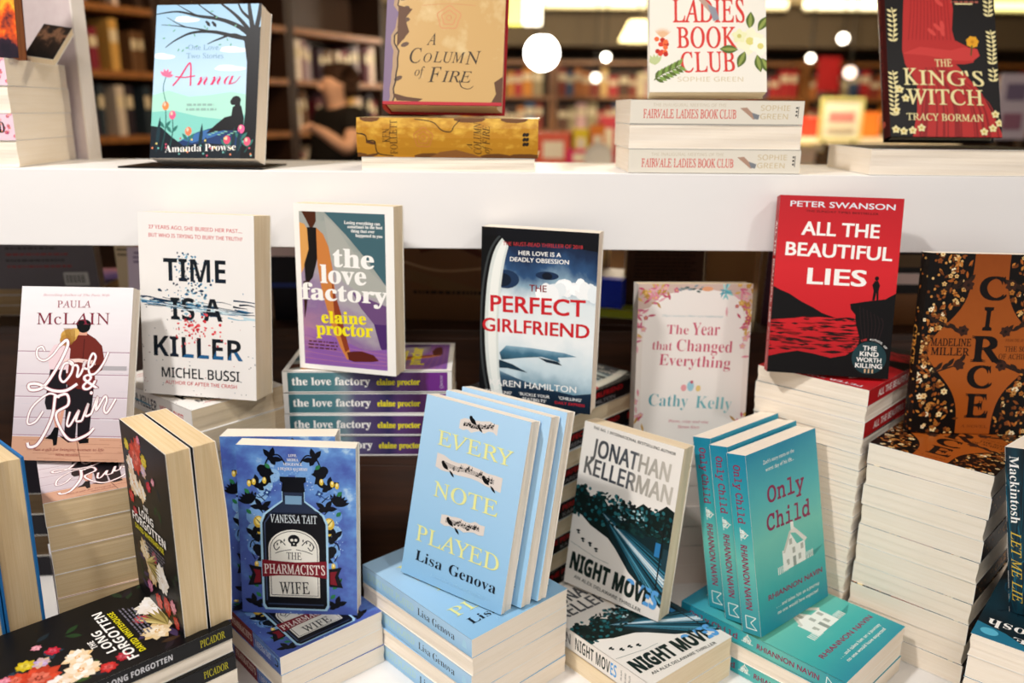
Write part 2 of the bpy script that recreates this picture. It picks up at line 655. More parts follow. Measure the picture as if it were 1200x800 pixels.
def art_anna(a):
    hill1, hill2, hill3 = ink('#a9dccb'), ink('#7fc9bd'), ink('#3f86a8')
    dk, nav, trunk = ink('#0f1a23'), ink('#1d3766'), ink('#0c0b10')
    for cu, cv, ru in ((0.1, 0.66, 0.1), (0.76, 0.7, 0.14), (0.73, 0.58, 0.15), (0.3, 0.9, 0.12)):
        a.ellp(cu, cv, ru, 0.022, ink('#eef3f6')); a.ellp(cu - 0.04, cv + 0.012, ru * 0.6, 0.018, ink('#f4f7f8'))
    a.poly([(0, 0.41), (0.15, 0.44), (0.35, 0.4), (0.55, 0.41), (0.75, 0.43), (1, 0.4), (1, 0), (0, 0)], hill1)
    a.poly([(0, 0.3), (0.2, 0.31), (0.45, 0.27), (0.7, 0.25), (1, 0.3), (1, 0), (0, 0)], hill2)
    a.poly([(0.25, 0.1), (0.45, 0.17), (0.6, 0.2), (0.8, 0.21), (1, 0.2), (1, 0), (0.25, 0)], nav)
    a.poly([(0.3, 0.12), (0.5, 0.18), (0.75, 0.19), (0.6, 0.14), (0.4, 0.1)], ink('#3a6aa5'))
    a.poly([(0, 0.21), (0.1, 0.2), (0.2, 0.14), (0.32, 0.08), (0.5, 0.1), (0.7, 0.09), (0.85, 0.08), (1, 0.06), (1, 0), (0, 0)], dk)
    # tree
    a.poly([(0.86, 0), (0.89, 0.3), (0.885, 0.62), (0.85, 0.76), (0.88, 0.82), (1, 0.85), (1, 0), (0.86, 0)], trunk)
    for pts, w, w1 in (([(0.93, 0.78), (0.8, 0.85), (0.62, 0.9), (0.4, 0.925), (0.2, 0.955), (0.0, 0.94)], 0.05, 0.008),
                       ([(0.9, 0.77), (0.75, 0.79), (0.55, 0.82), (0.35, 0.815), (0.2, 0.77), (0.1, 0.72)], 0.045, 0.006),
                       ([(0.88, 0.76), (0.75, 0.8), (0.6, 0.77), (0.5, 0.74)], 0.035, 0.006), ([(0.93, 0.8), (0.8, 0.9), (0.7, 0.96), (0.62, 1.0)], 0.04, 0.015),
                       ([(0.93, 0.82), (0.9, 0.92), (0.88, 1.0)], 0.05, 0.03), ([(0.95, 0.8), (0.98, 0.92), (0.99, 1.0)], 0.05, 0.03),
                       ([(0.62, 0.9), (0.5, 0.95), (0.4, 1.0)], 0.018, 0.008), ([(0.4, 0.925), (0.3, 0.96), (0.2, 1.0)], 0.014, 0.006),
                       ([(0.55, 0.82), (0.4, 0.84), (0.22, 0.86), (0.05, 0.87)], 0.02, 0.004), ([(0.3, 0.85), (0.2, 0.88), (0.1, 0.92)], 0.012, 0.004), ([(0.9, 0.9), (0.82, 0.95), (0.78, 1)], 0.03, 0.015)):
        a.curve(pts, w, trunk, w1)
    for cu, cv in ((0.52, 0.855), (0.58, 0.85)):
        a.leaf(cu, cv, 0.06, 0.03, 2.2, trunk); a.ellp(cu - 0.035, cv + 0.03, 0.012, 0.012, trunk)
    for i in range(16):
        a.leaf(0.1 + 0.045 * i, 0.7 + 0.26 * rnd.random(), 0.035, 0.014, rnd.uniform(3, 5.5), ink('#6fa58f'))
    # seated reader
    a.poly([(0.53, 0.16), (0.62, 0.22), (0.7, 0.265), (0.76, 0.275), (0.77, 0.33), (0.8, 0.345), (0.85, 0.34), (0.88, 0.26), (0.88, 0.18), (0.7, 0.18)], trunk)
    a.ellp(0.8, 0.375, 0.045, 0.04, trunk); a.ellp(0.775, 0.365, 0.03, 0.03, trunk); a.poly([(0.79, 0.34), (0.84, 0.34), (0.84, 0.38), (0.79, 0.37)], trunk)
    # flowers
    for cu, v0, v1, c in ((0.13, 0.05, 0.34, '#f0884a'), (0.2, 0.05, 0.28, '#ea5f86'), (0.36, 0.05, 0.175, '#ee7a54'), (0.86, 0.05, 0.19, '#ee5f93'), (0.92, 0.04, 0.11, '#e05a78'), (0.73, 0.03, 0.12, '#d84b69')):
        a.curve([(cu - 0.02, v0), (cu + 0.01, (v0 + v1) / 2), (cu, v1)], 0.012, ink('#1c4a4a'), 0.006)
        for s in (1, -1):
            a.leaf(cu, (v0 + v1) / 2, 0.09, 0.03, 1.57 + s * 0.7, ink('#2f7268'))
        a.ellp(cu, v1, 0.032, 0.04, ink(c)); a.ellp(cu - 0.008, v1 + 0.01, 0.012, 0.018, ink('#f8c0a8'))
    for cu, h in ((0.06, 0.22), (0.47, 0.18), (0.78, 0.16), (0.83, 0.14), (0.52, 0.1)):
        a.leaf(cu, 0.03, h * 1.55, 0.035, 1.5, ink('#12303a'))
    a.hold(8)
    for i in range(26):
        a.ellp(rnd.uniform(0, 1), rnd.uniform(0.01, 0.13), 0.009, 0.009, ink(rnd.choice(('#c8506a', '#e88a62', '#6fb0a8', '#e6d27a'))))
    a.hold()
    for i in range(9):
        a.rect(0.55 + 0.03 * i, 0.15 + 0.01 * (i % 3), 0.58 + 0.03 * i, 0.155 + 0.01 * (i % 3), ink('#8fd0b0'))
    for i in range(5):
        a.leaf(0.12, 0.53, 0.075, 0.028, 0.2 + i * 0.55, ink('#ef6f93'))
    a.curve([(0.12, 0.53), (0.1, 0.45), (0.14, 0.35)], 0.006, ink('#2f6d66'))
    t = ink('#7f9fb8')
    a.text('One Love,', (0.32, 0.705), (0.63, 0.702), 0.034, t, 'r'); a.text('Two Stories', (0.306, 0.649), (0.66, 0.647), 0.034, t, 'r')
    p = ink('#dd2f66')
    a.curve([(0.19, 0.47), (0.26, 0.53), (0.33, 0.61), (0.355, 0.6), (0.36, 0.47)], 0.014, p); a.curve([(0.21, 0.53), (0.3, 0.525), (0.4, 0.535)], 0.01, p)
    a.text('nna', (0.42, 0.472), (0.77, 0.478), 0.055, p, 'scr', -0.012)
    a.curve([(0.72, 0.48), (0.78, 0.49), (0.83, 0.53)], 0.01, p, 0.004)
    a.greek(0.33, 0.31, 0.62, 0.37, 2, ink('#8fb0a8'))
    a.text('Amanda Prowse', (0.145, 0.037), (0.817, 0.053), 0.046, WH, 'b', -0.008)


def rose(a, cu, cv, r, m):
    k = a.w / a.h
    for rr, n in ((r, 5), (r * 0.62, 5)):
        for i in range(n):
            t = 2 * math.pi * i / n + 0.3
            a.curve([(cu + rr * math.cos(t - 0.63), cv + rr * math.sin(t - 0.63) * k), (cu + rr * 1.22 * math.cos(t), cv + rr * 1.22 * math.sin(t) * k), (cu + rr * math.cos(t + 0.63), cv + rr * math.sin(t + 0.63) * k)], r * 0.11, m)
    a.curve([(cu + r * 0.25 * math.cos(i), cv + r * 0.25 * math.sin(i) * k) for i in range(8)], r * 0.1, m)


def art_column(a):
    bn, bk, rs = ink('#5b3a22'), ink('#2b1d16'), ink('#c78a5c')
    r = random.Random(3)
    # burnt edge of the parchment on the left, torn line on the right
    P = [(0, 0)]
    for i in range(26):
        P.append((0.06 + 0.07 * r.random() + (0.05 if i in (5, 6, 11, 12, 17) else 0), i / 25))
    P.append((0, 1))
    a.poly(P, ink('#a98a6a'))
    a.poly([(u * 0.62 if 0 < i < 27 else u, v) for i, (u, v) in enumerate(P)], ink('#7b6680'))
    for i in range(24):
        v = r.random()
        a.ellp(0.11 + 0.06 * r.random(), v, 0.02 + 0.02 * r.random(), 0.02, ink('#5e4636'), 7, r.random())
    a.line([(u, v) for u, v in P[1:-1]], 0.012, bk)
    for P2 in ([(0.08, 0.06), (0.2, 0.04), (0.34, 0.03), (0.3, 0.015), (0.12, 0.02)], [(0.93, 0.12), (1, 0.15), (1, 0), (0.9, 0), (0.95, 0.06)], [(0.1, 0.3), (0.2, 0.38), (0.16, 0.45), (0.22, 0.5), (0.1, 0.52)]):
        a.poly(P2, bn)
    rose(a, 0.53, 0.455, 0.085, rs)
    a.line([(0.3, 0.52), (0.53, 0.53), (0.75, 0.52)], 0.004, rs); a.line([(0.34, 0.6), (0.53, 0.62)], 0.006, rs)
    d = ink('#33271a')
    a.text('A', (0.35, 0.312), (0.43, 0.313), 0.062, d, 'i')
    a.text('C', (0.215, 0.216), (0.32, 0.22), 0.078, d, 'i'); a.text('O', (0.33, 0.222), (0.40, 0.222), 0.048, d, 'i')
    a.text('LUM', (0.41, 0.222), (0.68, 0.219), 0.056, d, 'i'); a.text('N', (0.68, 0.212), (0.82, 0.217), 0.066, d, 'i')
    a.text('of', (0.26, 0.15), (0.345, 0.15), 0.05, d, 'i')
    a.text('F', (0.376, 0.118), (0.49, 0.12), 0.078, d, 'i'); a.text('IRE', (0.49, 0.12), (0.74, 0.118), 0.058, d, 'i')
    a.curve([(0.64, 0.13), (0.66, 0.095), (0.72, 0.085), (0.76, 0.1)], 0.01, d, 0.004)
    a.rect(0, 0, 1, 0.016, ink('#b1232f'))


def spine_column(a):
    d, bn = ink('#2c2117'), ink('#6b431f')
    r = random.Random(5)
    for i in range(10):
        a.ellp(r.random(), r.choice((0.02, 0.98)), 0.05 + 0.05 * r.random(), 0.02, bn, 9)
    a.poly([(0, 0.0), (0, 0.62), (0.04, 0.58), (0.06, 0.42), (0.1, 0.38), (0.115, 0.05), (0.08, 0.0)], ink('#5a3a22'))
    a.curve([(0.02, 0.6), (0.05, 0.55), (0.06, 0.42), (0.1, 0.4), (0.115, 0.1), (0.2, 0.03)], 0.006, d)
    a.curve([(0.32, 0.97), (0.42, 0.9), (0.47, 0.7), (0.52, 0.66), (0.54, 0.8), (0.57, 0.95)], 0.005, d)
    a.poly([(0.4, 0), (0.46, 0.14), (0.55, 0.2), (0.64, 0.1), (0.7, 0)], ink('#8a5a2c'))
    a.text('KEN', (0.185, 0.38), (0.185, 0.72), 0.19, d, 'r'); a.text('FOLLETT', (0.225, 0.08), (0.225, 0.94), 0.19, d, 'r')
    rose(a, 0.37, 0.5, 0.045, ink('#c07a3e'))
    a.text('A', (0.638, 0.22), (0.638, 0.36), 0.14, d, 'i'); a.text('COLUMN', (0.69, 0.1), (0.69, 0.9), 0.2, d, 'i'); a.text('of FIRE', (0.735, 0.12), (0.735, 0.82), 0.19, d, 'i')
    for i in range(3):
        for s in (0, 1):
            a.ellp(0.925 + 0.016 * s, 0.36 + i * 0.12, 0.012, 0.009, d, 8, 0.8)


def art_fairvale(a):
    rd, gn, dg = ink('#d23a34'), ink('#7d9a48'), ink('#56672c')
    a.text('FAIRVALE', (0.15, 0.59), (0.88, 0.59), 0.13, rd, 'r', 0.01)
    a.text('LADIES', (0.2, 0.415), (0.815, 0.413), 0.14, rd, 'r', 0.014)
    a.text('BOOK', (0.235, 0.262), (0.75, 0.262), 0.125, rd, 'r', 0.014)
    a.text('CLUB', (0.27, 0.117), (0.73, 0.122), 0.12, rd, 'r', 0.014)
    a.text('SOPHIE GREEN', (0.24, 0.062), (0.8, 0.062), 0.028, ink('#cfbf9c'), 'ns')
    a.text('THE INAUGURAL MEETING OF THE', (0.15, 0.74), (0.85, 0.74), 0.02, ink('#b9a888'), 'ns')
    for i in range(12):
        a.ellp(0.06 + 0.1 * rnd.random(), 0.2 + 0.12 * rnd.random(), 0.022, 0.022, ink(rnd.choice(('#d8402c', '#b8291f', '#e86a3a'))), 10)
    for i in range(9):
        a.leaf(0.11, 0.32, 0.1, 0.012, 0.7 + i * 0.2, ink('#e0b48c'))
    a.curve([(0.04, 0.07), (0.12, 0.11), (0.28, 0.155)], 0.01, dg)
    for i in range(8):
        u = 0.05 + i * 0.028
        for s in (1, -1):
            a.leaf(u, 0.08 + i * 0.01, 0.085, 0.03, 0.35 + s * 0.8, gn if i % 2 else dg)
    for i in range(5):
        a.leaf(0.05, 0.16, 0.1, 0.03, 1.0 + i * 0.35, ink('#bcc58e'))
    for cu, cv, an in ((0.86, 0.37, 1.5), (0.93, 0.36, 1.0), (0.82, 0.24, 4.3), (0.92, 0.22, 4.9), (0.76, 0.25, 3.1), (0.96, 0.2, 5.2)):
        a.leaf(cu, cv, 0.16, 0.075, an, dg); a.leaf(cu, cv, 0.15, 0.03, an, ink('#8d9a4c'))
    a.flower(0.86, 0.3, 0.13, ink('#eee9c8'), 6, ink('#d8cf7a'), 0.4); a.flower(0.95, 0.27, 0.1, ink('#f2eeda'), 5, ink('#d8cf7a'), 0.9); a.flower(0.77, 0.33, 0.07, ink('#e6e4b4'), 5, ink('#c8c070'))
    a.poly([(0.38, 0.62), (0.46, 0.56), (0.55, 0.5), (0.6, 0.44), (0.52, 0.47), (0.42, 0.55)], ink('#b89a8a')); a.poly([(0.5, 0.52), (0.57, 0.5), (0.6, 0.43), (0.55, 0.42)], ink('#8d9099'))


def spine_fairvale(a):
    a.text('THE INAUGURAL MEETING OF THE', (0.13, 0.72), (0.55, 0.72), 0.13, ink('#cbbfa6'), 'ns')
    a.text('FAIRVALE LADIES BOOK CLUB', (0.075, 0.25), (0.61, 0.25), 0.36, ink('#d23a34'), 'r', 0.012)
    a.poly([(0.63, 0.68), (0.67, 0.7), (0.7, 0.5), (0.74, 0.25), (0.71, 0.22), (0.68, 0.4)], ink('#b3907c')); a.poly([(0.7, 0.5), (0.745, 0.4), (0.74, 0.22), (0.715, 0.24)], ink('#7e8288'))
    a.text('SOPHIE', (0.75, 0.58), (0.92, 0.58), 0.22, ink('#cdb98c'), 'ns'); a.text('GREEN', (0.75, 0.24), (0.91, 0.24), 0.22, ink('#cdb98c'), 'ns')
    for i in range(3):
        a.ellp(0.958, 0.4 + i * 0.15, 0.006, 0.006, K, 8)
    a.line([(0.968, 0.3), (0.968, 0.75)], 0.004, K)


def art_witch(a):
    rd, dr, cr = ink('#b52a27'), ink('#8c1a1b'), ink('#e9dba0')
    a.poly([(0.2, 1), (0.52, 1), (0.6, 0.88), (0.62, 0.74), (0.6, 0.62), (0.62, 0.56), (0.74, 0.52), (0.78, 0.48), (0.78, 0.43), (0.7, 0.42), (0.62, 0.42), (0.7, 0.36), (0.84, 0.25), (0.95, 0.1), (1, 0.02), (1, 0), (0.2, 0), (0.25, 0.15), (0.26, 0.3), (0.16, 0.42), (0.14, 0.5), (0.16, 0.7)], rd)
    a.poly([(0.14, 0.48), (0.35, 0.47), (0.62, 0.44), (0.78, 0.44), (0.84, 0.47), (0.82, 0.51), (0.7, 0.52), (0.58, 0.5), (0.3, 0.52)], ink('#c63834'))
    for i in range(14):
        u = 0.28 + i * 0.045 + rnd.uniform(-0.03, 0.03)
        a.curve([(0.4 + (u - 0.5) * 0.3, 0.4), (u, 0.2), (u + (u - 0.5) * 0.2, 0.0)], 0.006, dr, rnd.uniform(0.01, 0.045))
    for i in range(12):
        a.curve([(0.22 + 0.03 * i, 0.98), (0.24 + 0.03 * i, 0.8), (0.2 + 0.035 * i, 0.56)], 0.006, dr)
    for i in range(10):
        a.ellp(0.25 + 0.3 * rnd.random(), 0.6 + 0.35 * rnd.random(), 0.02, 0.05, ink('#d0443e'), 8, rnd.random())
    a.flower(0.78, 0.55, 0.06, ink('#e2a01e'), 7, ink('#c98212'), 0.1, 1.1); a.line([(0.775, 0.53), (0.76, 0.47)], 0.012, ink('#3a4a1c'))
    a.greek(0.6, 0.78, 0.86, 0.97, 8, ink('#a85a4a'), 4); a.rect(0.64, 0.77, 0.8, 0.778, cr)
    for cu, v0, v1 in ((0.045, 0.8, 1.0), (0.06, 0.55, 0.75), (0.045, 0.12, 0.38), (0.94, 0.7, 0.98), (0.95, 0.42, 0.62), (0.95, 0.32, 0.4)):
        a.curve([(cu, v0), (cu + 0.02, (v0 + v1) / 2), (cu, v1)], 0.008, cr)
        n = int((v1 - v0) * 40)
        for i in range(n):
            v = v0 + (v1 - v0) * i / n
            for s in (1, -1):
                a.leaf(cu, v, 0.055, 0.022, 1.57 + s * 1.0, cr)
    for cu, cv in ((0.05, 0.04), (0.12, 0.03), (0.2, 0.035), (0.28, 0.05), (0.84, 0.03), (0.92, 0.05), (0.98, 0.08), (0.95, 0.13), (0.1, 0.27), (0.15, 0.22), (0.06, 0.15)):
        a.flower(cu, cv, 0.04, cr, 5, ink('#c9ac4e'))
    a.text('THE', (0.43, 0.404), (0.585, 0.406), 0.042, cr, 'r', 0.01)
    a.text('K', (0.14, 0.298), (0.27, 0.298), 0.095, cr, 'r', 0.012); a.text("ING'S", (0.28, 0.298), (0.86, 0.293), 0.086, cr, 'r', 0.012)
    a.text('WITCH', (0.155, 0.187), (0.845, 0.182), 0.088, cr, 'r', 0.012)
    a.text('TRACY BORMAN', (0.15, 0.095), (0.84, 0.088), 0.04, cr, 'r', 0.01)


def spine_witch(a):
    a.text("THE KING'S WITCH", (0.38, 0.3), (0.78, 0.3), 0.45, ink('#6d2a26'), 'r', 0.01)
    a.text('TRACY BORMAN', (0.08, 0.3), (0.34, 0.3), 0.4, ink('#8a3a30'), 'r', 0.01)
    a.ellp(0.92, 0.5, 0.02, 0.02, ink('#b0503e'))


def art_ruin(a):
    gr, wt = ink('#b9a5ac'), ink('#d9d2d8')
    for v in (0.62, 0.49, 0.36, 0.24, 0.14):
        a.rect(0, v, 1, v + 0.006, ink('#a98a98')); a.rect(0, v - 0.004, 1, v, ink('#e6e0e4'))
    r = random.Random(4)
    for i in range(30):
        u, v = r.random(), 0.14 + 0.45 * r.random()
        a.rect(u, v, u + 0.12, v + 0.003, ink('#cbc4cb'))
    a.rect(0.76, 0.52, 0.98, 0.545, ink('#a9a4a8'))
    a.rect(0, 0, 1, 0.135, ink('#cf9f84'))
    for i in range(16):
        v = 0.005 + 0.12 * r.random(); u = r.random()
        a.rect(u, v, u + 0.25, v + 0.003, ink('#b8866c'))
    a.line([(0.57, 0.13), (0.62, 0.0)], 0.006, ink('#7a4f3c'))
    jk, jd, tr, sk, hair = ink('#6b241c'), ink('#48140f'), ink('#171218'), ink('#d99f88'), ink('#c79a4c')
    # man seen from behind
    a.poly([(0.46, 0.45), (0.46, 0.14), (0.5, 0.12), (0.56, 0.12), (0.565, 0.3), (0.58, 0.12), (0.64, 0.12), (0.68, 0.14), (0.7, 0.46)], tr)
    a.poly([(0.42, 0.14), (0.5, 0.105), (0.56, 0.11), (0.56, 0.135)], K); a.poly([(0.57, 0.13), (0.6, 0.1), (0.68, 0.105), (0.68, 0.13)], K)
    a.poly([(0.43, 0.44), (0.45, 0.6), (0.47, 0.7), (0.52, 0.735), (0.6, 0.735), (0.69, 0.7), (0.75, 0.66), (0.78, 0.57), (0.76, 0.52), (0.7, 0.5), (0.71, 0.42), (0.56, 0.41)], jk)
    a.poly([(0.3, 0.58), (0.45, 0.66), (0.52, 0.72), (0.5, 0.64), (0.4, 0.56)], jk)
    a.poly([(0.65, 0.52), (0.76, 0.52), (0.77, 0.555), (0.66, 0.545)], jd); a.line([(0.58, 0.42), (0.59, 0.7)], 0.008, jd)
    a.rect(0.535, 0.72, 0.61, 0.755, sk); a.ellp(0.575, 0.77, 0.06, 0.055, K); a.ellp(0.575, 0.783, 0.066, 0.045, K)
    # woman leaning on him
    a.poly([(0.3, 0.5), (0.27, 0.6), (0.32, 0.66), (0.42, 0.68), (0.47, 0.64), (0.46, 0.5)], ink('#e3cbd0'))
    a.poly([(0.3, 0.52), (0.44, 0.52), (0.46, 0.4), (0.46, 0.29), (0.29, 0.29), (0.27, 0.33)], tr)
    a.poly([(0.34, 0.29), (0.38, 0.18), (0.41, 0.18), (0.41, 0.29)], sk); a.poly([(0.42, 0.29), (0.4, 0.2), (0.43, 0.2), (0.45, 0.29)], sk)
    a.poly([(0.29, 0.125), (0.34, 0.15), (0.37, 0.19), (0.41, 0.19), (0.4, 0.09), (0.37, 0.085), (0.36, 0.12)], K)
    a.ellp(0.45, 0.715, 0.075, 0.06, hair); a.ellp(0.42, 0.69, 0.05, 0.05, ink('#b58438')); a.ellp(0.5, 0.735, 0.04, 0.04, ink('#d8b062'))
    for i in range(10):
        a.curve([(0.4 + 0.01 * i, 0.76), (0.43 + 0.008 * i, 0.7), (0.4 + 0.008 * i, 0.665)], 0.005, ink('#8f6426'))
    a.poly([(0.42, 0.555), (0.55, 0.565), (0.7, 0.55), (0.7, 0.575), (0.55, 0.585), (0.42, 0.58)], ink('#e8ccc4'))
    p = ink('#9a4a58')
    a.text('Bestselling Author of The Paris Wife', (0.195, 0.945), (0.793, 0.948), 0.014, ink('#d9a9b0'), 'i')
    a.text('PAULA', (0.327, 0.878), (0.629, 0.881), 0.041, p, 'r'); a.text('McLAIN', (0.151, 0.779), (0.803, 0.784), 0.068, ink('#7c2438'), 'r')
    for m, off in ((ink('#8a3a48'), 0.012), (ink('#fdf3f2'), 0.0)):
        dx = 0.012 if off else 0
        w = 0.024 + off
        a.curve([(0.24, 0.625), (0.215, 0.65), (0.175, 0.635), (0.18, 0.59), (0.24, 0.57), (0.31, 0.6), (0.37, 0.655)], w * 0.7, m)
        a.curve([(0.37, 0.655), (0.43, 0.69), (0.44, 0.65), (0.36, 0.53), (0.25, 0.42), (0.14, 0.4), (0.12, 0.43), (0.2, 0.435), (0.33, 0.4), (0.45, 0.4), (0.55, 0.44)], w, m)
        a.curve([(0.47, 0.56), (0.42, 0.55), (0.39, 0.48), (0.43, 0.45), (0.49, 0.5), (0.5, 0.555), (0.46, 0.57), (0.5, 0.545), (0.53, 0.55)], w * 0.8, m)
        a.curve([(0.53, 0.55), (0.55, 0.53), (0.545, 0.48), (0.58, 0.505), (0.61, 0.57), (0.595, 0.54), (0.62, 0.525)], w * 0.8, m)
        a.curve([(0.62, 0.525), (0.67, 0.545), (0.7, 0.595), (0.67, 0.615), (0.64, 0.56), (0.655, 0.5), (0.71, 0.505), (0.77, 0.56), (0.81, 0.625)], w * 0.75, m)
        a.text('&', (0.6, 0.4), (0.74, 0.42), 0.09, m, 'bi', 0.03 if off else 0)
        a.curve([(0.4, 0.36), (0.3, 0.38), (0.16, 0.3), (0.13, 0.21), (0.2, 0.22), (0.26, 0.28)], w * 0.7, m)
        a.curve([(0.36, 0.37), (0.34, 0.24), (0.24, 0.1), (0.16, 0.075), (0.14, 0.1)], w, m)
        a.curve([(0.36, 0.36), (0.46, 0.38), (0.48, 0.32), (0.38, 0.27), (0.42, 0.19), (0.52, 0.12), (0.66, 0.15), (0.72, 0.19)], w * 0.9, m)
        a.curve([(0.5, 0.28), (0.48, 0.21), (0.51, 0.205), (0.58, 0.29), (0.56, 0.23), (0.61, 0.23)], w * 0.75, m)
        a.curve([(0.61, 0.23), (0.66, 0.33), (0.64, 0.26), (0.69, 0.27)], w * 0.75, m); a.ellp(0.68, 0.39, 0.014 + off * 0.4, 0.014 + off * 0.4, m)
        a.curve([(0.69, 0.27), (0.74, 0.37), (0.73, 0.29), (0.8, 0.37), (0.82, 0.35), (0.8, 0.3), (0.83, 0.28), (0.9, 0.36)], w * 0.75, m)
    a.text('has a gift for bringing women to life', (0.2, 0.055), (0.82, 0.06), 0.018, ink('#8c3a34'), 'i'); a.text('NEW REVIEW', (0.4, 0.028), (0.6, 0.03), 0.012, ink('#8c3a34'), 'ns')


def art_killer(a):
    r = random.Random(11)
    rd, nv, bl = ink('#c8303a'), ink('#0d1b2c'), ink('#1f5d8c')
    a.text('27 YEARS AGO, SHE BURIED HER PAST....', (0.095, 0.912), (0.9, 0.905), 0.02, rd, 'ns', 0.01); a.text('BUT WHO IS TRYING TO BURY THE TRUTH?', (0.093, 0.868), (0.9, 0.864), 0.02, rd, 'ns', 0.01)
    # splash band
    a.hold(24)
    for i in range(60):
        v0 = 0.545 - 0.03 * r.random(); u0 = r.uniform(-0.05, 0.9); ln = r.uniform(0.1, 0.35)
        dv = -0.03 * ln
        c = r.choice(('#12344f', '#2d6c94', '#7fb2c8', '#0c2034', '#bcd6de'))
        vv = v0 - 0.1 * (u0 + 0.1) * r.random()
        a.curve([(u0, vv), (u0 + ln / 2, vv + dv + 0.012 * r.uniform(-1, 1)), (u0 + ln, vv + dv * 2)], r.uniform(0.006, 0.024), ink(c), 0.003, 4)
    for i in range(120):
        t = r.random()
        u = 0.42 + r.gauss(0, 0.05 + 0.1 * (1 - t)); v = 0.55 + 0.24 * t
        a.ellp(u, v, r.uniform(0.003, 0.012), r.uniform(0.003, 0.012), ink(r.choice(('#16466a', '#0f2a44', '#6fa3bd', '#3a7da2'))), 6)
    for i in range(70):
        u = 0.47 + r.gauss(0, 0.1); v = 0.53 + r.gauss(0, 0.05)
        a.ellp(u, v, r.uniform(0.006, 0.02), r.uniform(0.004, 0.014), ink(r.choice(('#2d6c94', '#12344f', '#8fb8ca', '#dfe8ea'))), 7)
    for i in range(90):
        u = r.random(); v = r.random() * 0.5
        a.ellp(u, v, r.uniform(0.002, 0.007), r.uniform(0.002, 0.006), ink(r.choice(('#3b4a58', '#7d96a6', '#b04a50', '#20303e'))), 5)
    a.hold()
    tm = ink('#101820')
    co = lambda t, y: bl if (y < 0.22 and (int(t * 37) % 3 == 0)) else None
    a.text('TIME', (0.213, 0.634), (0.754, 0.634), 0.122, tm, 'sb', cols=lambda t, y: nv if y < 0.3 else None)
    a.text('IS A', (0.267, 0.423), (0.718, 0.425), 0.122, tm, 'sb')
    a.text('KILLER', (0.104, 0.217), (0.889, 0.214), 0.113, tm, 'sb', cols=lambda t, y: bl if y < 0.33 and t > 0.3 else (nv if y < 0.45 else None))
    for i in range(26):
        u0 = r.uniform(-0.02, 0.8); v = 0.505 - 0.03 * u0 + r.uniform(-0.012, 0.012)
        a.line([(u0, v), (u0 + 0.16, v - 0.008)], 0.006, ink(r.choice(('#e8eef0', '#4d89a8', '#0e2a42'))), 0.002)
    a.hold(16)
    for i in range(80):
        u = 0.47 + r.gauss(0, 0.07) + 0.2 * (r.random() < 0.25) * r.random(); v = 0.37 + r.gauss(0, 0.045)
        a.ellp(u, v, r.uniform(0.004, 0.014), r.uniform(0.004, 0.014), ink(r.choice(('#d5323c', '#e2545a', '#b21f2c', '#ee8a8c'))), 6)
    a.hold()
    a.text('MICHEL BUSSI', (0.17, 0.1), (0.855, 0.1), 0.055, tm, 'ns', 0.016); a.text('AUTHOR OF AFTER THE CRASH', (0.2, 0.062), (0.83, 0.06), 0.02, rd, 'ns', 0.008)


def spine_killer(a):
    a.text('TIME IS A KILLER', (0.05, 0.25), (0.58, 0.25), 0.5, ink('#10243a'), 'sb'); a.text('MICHEL BUSSI', (0.62, 0.3), (0.9, 0.3), 0.35, ink('#c8303a'), 'sb')
    a.line([(0.1, 0.5), (0.5, 0.42)], 0.012, ink('#4d89a8'))


